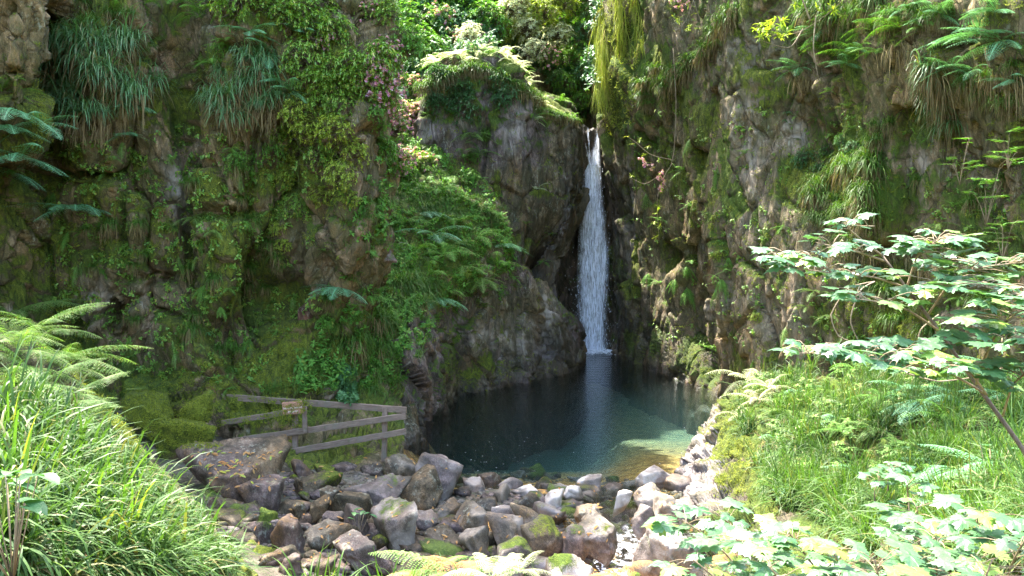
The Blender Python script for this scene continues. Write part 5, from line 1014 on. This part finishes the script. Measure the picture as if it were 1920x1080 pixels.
# slope and moss ground cover
sl_ = [(560, 700), (620, 590), (640, 480), (640, 380), (700, 300), (760, 260), (850, 300), (940, 380), (980, 480), (960, 560), (830, 600), (760, 700), (740, 740), (600, 730), (480, 740)]
P, N = scatter(520, sl_, nmin=.15); cover('undergrowth', [whorls_vf(U(-.1, .1, (5, 3))+[0, 0, .1], nz(RNG.normal(size=(5, 3))+[0, -.6, 1]), 6, .075, .04) for _ in range(3)], P, N, .7, 1.5, 'fern', .4)
P, N = scatter(700, sl_, nmin=.2); cover('grass', [grass_vf(26, .08, (.15, .32), (.3, 1.4), (.8, 2.2), .010, k=4) for _ in range(2)], P, N, .8, 1.5, 'grass', .3)
P, N = scatter(120, [(625, 700), (660, 700), (670, 760), (640, 770)], nmin=.0); cover('undergrowth', [whorls_vf(U(-.08, .08, (5, 3))+[0, 0, .08], nz(RNG.normal(size=(5, 3))+[0, -.6, 1]), 5, .05, .035)], P, N, .8, 1.4, 'deep', .4)
# the far wooded slope
P, N = scatter(900, [(380, -60), (1130, -60), (1120, 200), (1050, 190), (960, 100), (800, 110), (720, 250), (640, 200), (560, 120)]); P, N = P[P[:, 1] > 30], N[P[:, 1] > 30]
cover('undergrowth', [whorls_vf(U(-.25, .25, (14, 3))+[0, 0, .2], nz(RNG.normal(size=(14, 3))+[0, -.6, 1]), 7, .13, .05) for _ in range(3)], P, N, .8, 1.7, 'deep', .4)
# moss cushions: tiny tufts breaking the outline of the mossy rock
mt = [grass_vf(11, .035, (.02, .06), (.0, 1.4), (.5, 2), .008, k=2) for _ in range(3)]
def moss(n, poly, s=(.8, 1.8), mat='moss', nmin=-.2, names=None):
    P, N = scatter(n, poly, nmin, names); cover('moss', mt, P, N, s[0], s[1], mat, .7)
moss(2600, [(90, 500), (160, 520), (200, 700), (330, 700), (560, 600), (600, 740), (560, 800), (430, 800), (240, 840), (180, 760), (90, 640)])
moss(700, [(240, 742), (410, 742), (415, 840), (300, 840), (240, 800)], (.8, 1.6), names=['boulder'])
moss(1500, [(60, 60), (700, 60), (700, 500), (60, 500)], (.9, 2.0), nmin=.1)
moss(900, [(780, 150), (1080, 220), (1070, 700), (850, 740), (780, 600)], (1, 2.4), nmin=.15)
moss(2200, [(1130, 0), (1920, 0), (1920, 680), (1560, 680), (1340, 740), (1150, 650)], (1, 2.2), nmin=.05)
moss(700, [(1590, 560), (1750, 560), (1750, 660), (1590, 660)], (1, 2))
moss(500, [(1130, 0), (1200, 0), (1190, 230), (1130, 260)], (1.4, 3.2), 'litmoss', -.9)
moss(160, [(1360, 760), (1420, 740), (1390, 930), (1340, 930)], (1, 2))
P, N = scatter(640, [(90, 240), (560, 240), (600, 560), (470, 720), (150, 700), (90, 500)], nmin=-.25); cover('undergrowth', [whorls_vf(U(-.09, .09, (5, 3)), nz(RNG.normal(size=(5, 3))+[0, -.8, .6]), 6, .05, .026) for _ in range(3)], P, N, .6, 1.5, 'rhodo', .5)
P, N = scatter(380, [(1180, 200), (1500, 200), (1900, 260), (1900, 640), (1560, 660), (1340, 700), (1180, 600)], nmin=-.25); cover('undergrowth', [whorls_vf(U(-.09, .09, (5, 3)), nz(RNG.normal(size=(5, 3))+[0, -.8, .6]), 6, .05, .026) for _ in range(3)], P, N, .6, 1.5, 'rhodo', .5)
# gravel between the stones
gv = [(lambda b: (b[0]*np.array([1, .8, .55])*.05, np.concatenate([b[1], b[1][:, 2:]], 1)))(ICO[3]) for _ in range(1)]
P, N = scatter(1300, [(380, 900), (560, 850), (790, 870), (1130, 905), (1320, 880), (1340, 980), (1240, 1078), (560, 1078), (420, 1000)], nmin=.2, names=['ground'])
v, f = stamp(gv[0], P, U(0, 6.28, len(P)), U(.35, 1.5, len(P))); v = v+.012*fbm(v*14, 2, 3)[:, None]
tag(link('gravel', mesh_np('gravel', v, f[:, :3], 3, STONE, True, cover_attrs(v, v*0, 4, -.5, .15*np.ones(len(v)), .3*np.ones(len(v))))), kind='stuff')
# fallen leaves
lf = (lambda r: (r[0], r[1]))(ribbons([[0, 0, .01]], [[1, 0, .1]], .3, .09, .032, 3, 'leaf', fold=.2))
P, N = scatter(60, [(360, 850), (520, 845), (540, 900), (400, 920)], .3, ['boulder']); cover('fallen_leaves', [lf], P, N, .6, 1.3, 'rust', .7)
P, N = scatter(160, [(420, 850), (1300, 880), (1300, 1000), (500, 1060)], .2); cover('fallen_leaves', [lf], P, N, .5, 1.2, 'rust', .7)
P, N = scatter(24, [(360, 850), (520, 845), (540, 900), (400, 920)], .3, ['boulder']); cover('fallen_leaves', [lf], P, N, .8, 1.4, 'yellow', .7)

# ---------- waterfall ----------
def fall_mat():
    m = M('falling_water'); a = m.noise(m.pos((1, 1, .10)), 24, 4, .65, .3); b = m.noise(m.pos((1, 1, .22)), 75, 4, .75); c = m.noise(m.pos((1, 1, .5)), 3.0, 3, .6)
    f = m.math('ADD', m.math('MULTIPLY', a, .68), m.math('ADD', m.math('MULTIPLY', b, .25), m.math('MULTIPLY', c, .22)))
    ed = m.n('Attribute', attribute_name='edge').outputs[2]; al = m.math('MULTIPLY', m.ramp(m.math('ADD', f, m.math('MULTIPLY', m.math('SUBTRACT', ed, 1.0), .16)), (.49, .14), (.63, .98)), m.math('POWER', ed, .4))
    d = m.bsdf(i_Base_Color=(.86, .89, .97), i_Roughness=.4); t = m.n('BsdfTranslucent', i_Color=(.8, .85, .95)); x = m.n('MixShader', i_0=.35); m.set(x.inputs[1], d); m.set(x.inputs[2], t)
    y = m.n('MixShader'); m.set(y.inputs[0], al); m.set(y.inputs[1], m.n('BsdfTransparent')); m.set(y.inputs[2], x); return m.done(y)
FM = fall_mat(); WF = bpy.data.objects.new('waterfall', None); COL.objects.link(WF); wb = wat(1112, 660); WF.location = tuple(wb)
tag(WF, 'tall narrow white waterfall dropping into the dark pool', 'waterfall')
DF = wb[1]
def sheet(L_, R_, dy, nu=26, nv=110, seed=0, bow=.18, jit=.05):
    """a falling curtain between a left and a right edge line (px, py), bowed towards the viewer"""
    a = crv(np.array(L_, float), nv); b = crv(np.array(R_, float), nv); u = np.linspace(0, 1, nu); Q = a[:, None]*(1-u)[None, :, None]+b[:, None]*u[None, :, None]
    d3_ = np.array([Q[..., 0], Q[..., 1], Q[..., 0]*0]).transpose(1, 2, 0)
    W_ = np.array([[at(x, y, DF+dy) for x, y, _ in r] for r in d3_])-wb
    W_[..., 1] += -bow*np.sin(np.pi*u)[None]+jit*fbm(np.stack([W_[..., 0]*7, W_[..., 0]*0+seed, W_[..., 2]*.8], -1), 3, seed)*2
    W_[..., 0] += .03*fbm(np.stack([W_[..., 0]*2, W_[..., 0]*0+seed, W_[..., 2]*1.3], -1), 3, seed+5)
    e = np.clip(np.minimum(u, 1-u)*4.5, 0, 1)[None]*(ss(0, .13, np.linspace(0, 1, nv))*.97+.03)[:, None]; c = np.stack([e, e, e, e*0+1], -1)
    return mesh_np('sheet', W_.reshape(-1, 3), gridfaces(nv, nu), 4, FM, True, {'edge': c.reshape(-1, 4)})
Lm = [(1096, 282), (1091, 350), (1084, 430), (1082, 520), (1083, 600), (1086, 664)]; Rm = [(1125, 282), (1129, 350), (1137, 430), (1143, 480), (1140, 570), (1138, 620), (1142, 664)]
for i, (dy, nm) in enumerate([(0, 'main_column'), (-.22, 'front_veil')]): link(nm, sheet(Lm, Rm, dy, seed=i*9), WF)
link('left_stream', sheet([(1080, 236), (1084, 254), (1090, 285), (1095, 330), (1096, 400)], [(1086, 236), (1094, 254), (1105, 285), (1114, 330), (1116, 400)], -.05, 14, 50, 31, .08), WF)
link('right_stream', sheet([(1120, 230), (1116, 254), (1110, 285), (1106, 330), (1106, 400)], [(1127, 230), (1125, 254), (1125, 285), (1126, 330), (1128, 400)], -.05, 14, 50, 47, .08), WF)
link('thin_stream', sheet([(1101, 238), (1103, 270), (1106, 310)], [(1104, 238), (1106, 270), (1109, 310)], .1, 6, 40, 53, .02), WF)
link('bright_edge', sheet([(1131, 440), (1129, 480), (1126, 540), (1118, 600), (1108, 664)], [(1136, 440), (1139, 480), (1136, 540), (1130, 600), (1126, 664)], -.3, 10, 60, 61, .05), WF)
n = 1100; s = RNG.random(n)**.6; X = 1112+RNG.normal(size=n)*(10+16*s); Yp = 300+362*s
D0 = np.array([at(x, y, DF+d) for x, y, d in zip(X, Yp, U(-.5, .3, n))])-wb
oc = np.array([[1, 0, 0], [0, 1, 0], [-1, 0, 0], [0, -1, 0], [0, 0, 3.5], [0, 0, -3.5]])*.009; of = np.array([[0, 1, 4, 4], [1, 2, 4, 4], [2, 3, 4, 4], [3, 0, 4, 4]])
dm = M('droplet'); DM = dm.done(dm.bsdf(i_Base_Color=(.85, .88, .95), i_Roughness=.1))
V_ = (oc[None]*U(.5, 1.4, n)[:, None, None]+D0[:, None]).reshape(-1, 3); F3 = np.array([[0, 1, 4], [1, 2, 4], [2, 3, 4], [3, 0, 4], [1, 0, 5], [2, 1, 5], [3, 2, 5], [0, 3, 5]])
link('droplets', mesh_np('droplets', V_, (F3[None]+np.arange(n)[:, None, None]*6).reshape(-1, 3), 3, DM, True), WF)
# churned foam where it lands
k = 1500; a = U(0, 6.28, k); r = np.abs(RNG.normal(size=k))*.62; C = np.stack([np.cos(a)*r*1.25, np.sin(a)*r*.8-.15, .02+.45*np.exp(-r*3)*RNG.random(k)], -1); Vi, Fi = ICO[3]
sel = 1; b = bmesh.new(); bmesh.ops.create_icosphere(b, subdivisions=1, radius=1); iv = np.array([v.co[:] for v in b.verts]); fi = np.array([[v.index for v in f.verts] for f in b.faces]); b.free()
V_ = (iv[None]*(U(.015, .07, k)*np.exp(-r*.8))[:, None, None]*np.array([1.2, 1.2, .7])+C[:, None]).reshape(-1, 3)
fo = M('foam'); FO = fo.done(fo.bsdf(i_Base_Color=(.85, .87, .92), i_Roughness=.6)); link('foam', mesh_np('foam', V_, (fi[None]+np.arange(k)[:, None, None]*len(iv)).reshape(-1, 3), 3, FO, True), WF)
# the stream leaving the pool: shallow flow and a small white rapid among the stones
st = M('stream_water'); v = st.pos(); hh = st.noise(v, 9, 5, .65, .6); nn = st.bump(hh, .8, .05); fr = st.n('Fresnel', i_IOR=1.33, i_Normal=nn); gl_ = st.n('BsdfGlossy', i_Roughness=.06, i_Normal=nn); tr = st.n('BsdfTransparent', i_Color=(.78, .80, .72))
x1 = st.n('MixShader'); st.set(x1.inputs[0], fr); st.set(x1.inputs[1], tr); st.set(x1.inputs[2], gl_); wh = st.bsdf(i_Base_Color=(.8, .82, .9), i_Roughness=.3, i_Normal=nn); x2 = st.n('MixShader')
y_ = st.n('SeparateXYZ', i_0=st.n('NewGeometry').outputs['Position']).outputs[1]; st.set(x2.inputs[0], st.math('MULTIPLY', st.ramp(hh, (.50, 0.0), (.58, .9)), st.ramp(st.math('DIVIDE', y_, 20.0), (.66, 1.0), (.735, 0.0)))); st.set(x2.inputs[1], x1); st.set(x2.inputs[2], wh)
SM = st.done(x2); ys = np.linspace(16.4, 10.5, 50); zs = np.interp(ys, [10.5, 12, 13, 14, 15, 15.6, 16.4], [-.6, -.5, -.36, -.22, -.06, -.012, -.012])
cx = np.interp(ys, [10.5, 13, 14, 15, 16.4], [1.9, 1.85, 1.8, 1.6, 1.3]); hw = np.interp(ys, [10.5, 13, 14, 15, 16.4], [.6, .55, .7, 1.6, 2.4]); u = np.linspace(-1, 1, 24)
G = np.stack([cx[:, None]+hw[:, None]*u, ys[:, None]+0*u, zs[:, None]+0*u], -1); G[..., 2] += .03*fbm(G*3.5, 3, 5)*ss(15.6, 14.8, ys)[:, None]
tag(link('stream', mesh_np('stream', G.reshape(-1, 3), gridfaces(50, 24), 4, SM, True)), kind='structure')

# small white flecks lying on the pool
k = 90; PX = np.array([wat(x, y, .006) for x, y in zip(np.concatenate([RNG.normal(930, 60, 34), U(880, 1300, 16)]), np.concatenate([RNG.normal(850, 26, 34), U(770, 870, 16)]))])
PX = PX[(PX[:, 1] > 16.8)]; v, f, _ = ribbons(PX, nz(np.concatenate([RNG.normal(size=(len(PX), 2)), np.zeros((len(PX), 1))], 1)), 0, U(.015, .045, len(PX)), U(.01, .022, len(PX)), 2, 'leaf', roll=0.0)
tag(link('floating_petals', mk('floating_petals', (v, f), FO)), kind='stuff')
# ---------- pool water: closed body so its volume tints with depth ----------
def water_mat():
    m = M('pool_water'); v = m.pos((1, 1.6, 1)); geo = m.n('NewGeometry').outputs['Position']
    d = m.n('VectorMath', operation='DISTANCE'); m.set(d.inputs[0], geo); d.inputs[1].default_value = tuple(wat(1112, 664))
    w = m.n('Math', operation='SINE'); m.set(w.inputs[0], m.math('MULTIPLY', d.outputs['Value'], 11.0))
    ww = m.math('MULTIPLY', w, m.math('DIVIDE', .30, m.math('ADD', d.outputs['Value'], 1.5)))
    h = m.math('ADD', m.math('ADD', m.math('MULTIPLY', m.noise(v, 5, 4, .6), .5), m.math('MULTIPLY', m.noise(v, 17, 3, .6), .16)), ww)
    n = m.bump(h, .6, .07)
    fr = m.n('Fresnel', i_IOR=1.33, i_Normal=n)
    gl = m.n('BsdfGlossy', i_Roughness=.07, i_Normal=n); tr = m.n('BsdfTransparent', i_Color=(.90, .96, .96))
    x = m.n('MixShader'); m.set(x.inputs[0], m.math('MULTIPLY', fr, 1.25, True)); m.set(x.inputs[1], tr); m.set(x.inputs[2], gl)
    m.done(x)
    ab = m.n('VolumeAbsorption', i_Color=(.22, .60, .64), i_Density=.21); 
    sc = m.n('VolumeScatter', i_Color=(.25, .75, .90), i_Density=.012); ad = m.n('AddShader'); m.set(ad.inputs[0], ab); m.set(ad.inputs[1], sc); m.set(m.out.inputs[1], ad)
    return m.m
wx0, wx1, wy0, wy1 = -4.5, 8.5, 15.6, 38.5
V = [(wx0, wy0, 0), (wx1, wy0, 0), (wx1, wy1, 0), (wx0, wy1, 0), (wx0, wy0, -2.9), (wx1, wy0, -2.9), (wx1, wy1, -2.9), (wx0, wy1, -2.9)]
me = mesh_np('water', V, [(0, 1, 2, 3), (7, 6, 5, 4), (0, 4, 5, 1), (1, 5, 6, 2), (2, 6, 7, 3), (3, 7, 4, 0)], 4, water_mat(), False)
WATER = tag(link('water', me), kind='structure')
label_all()
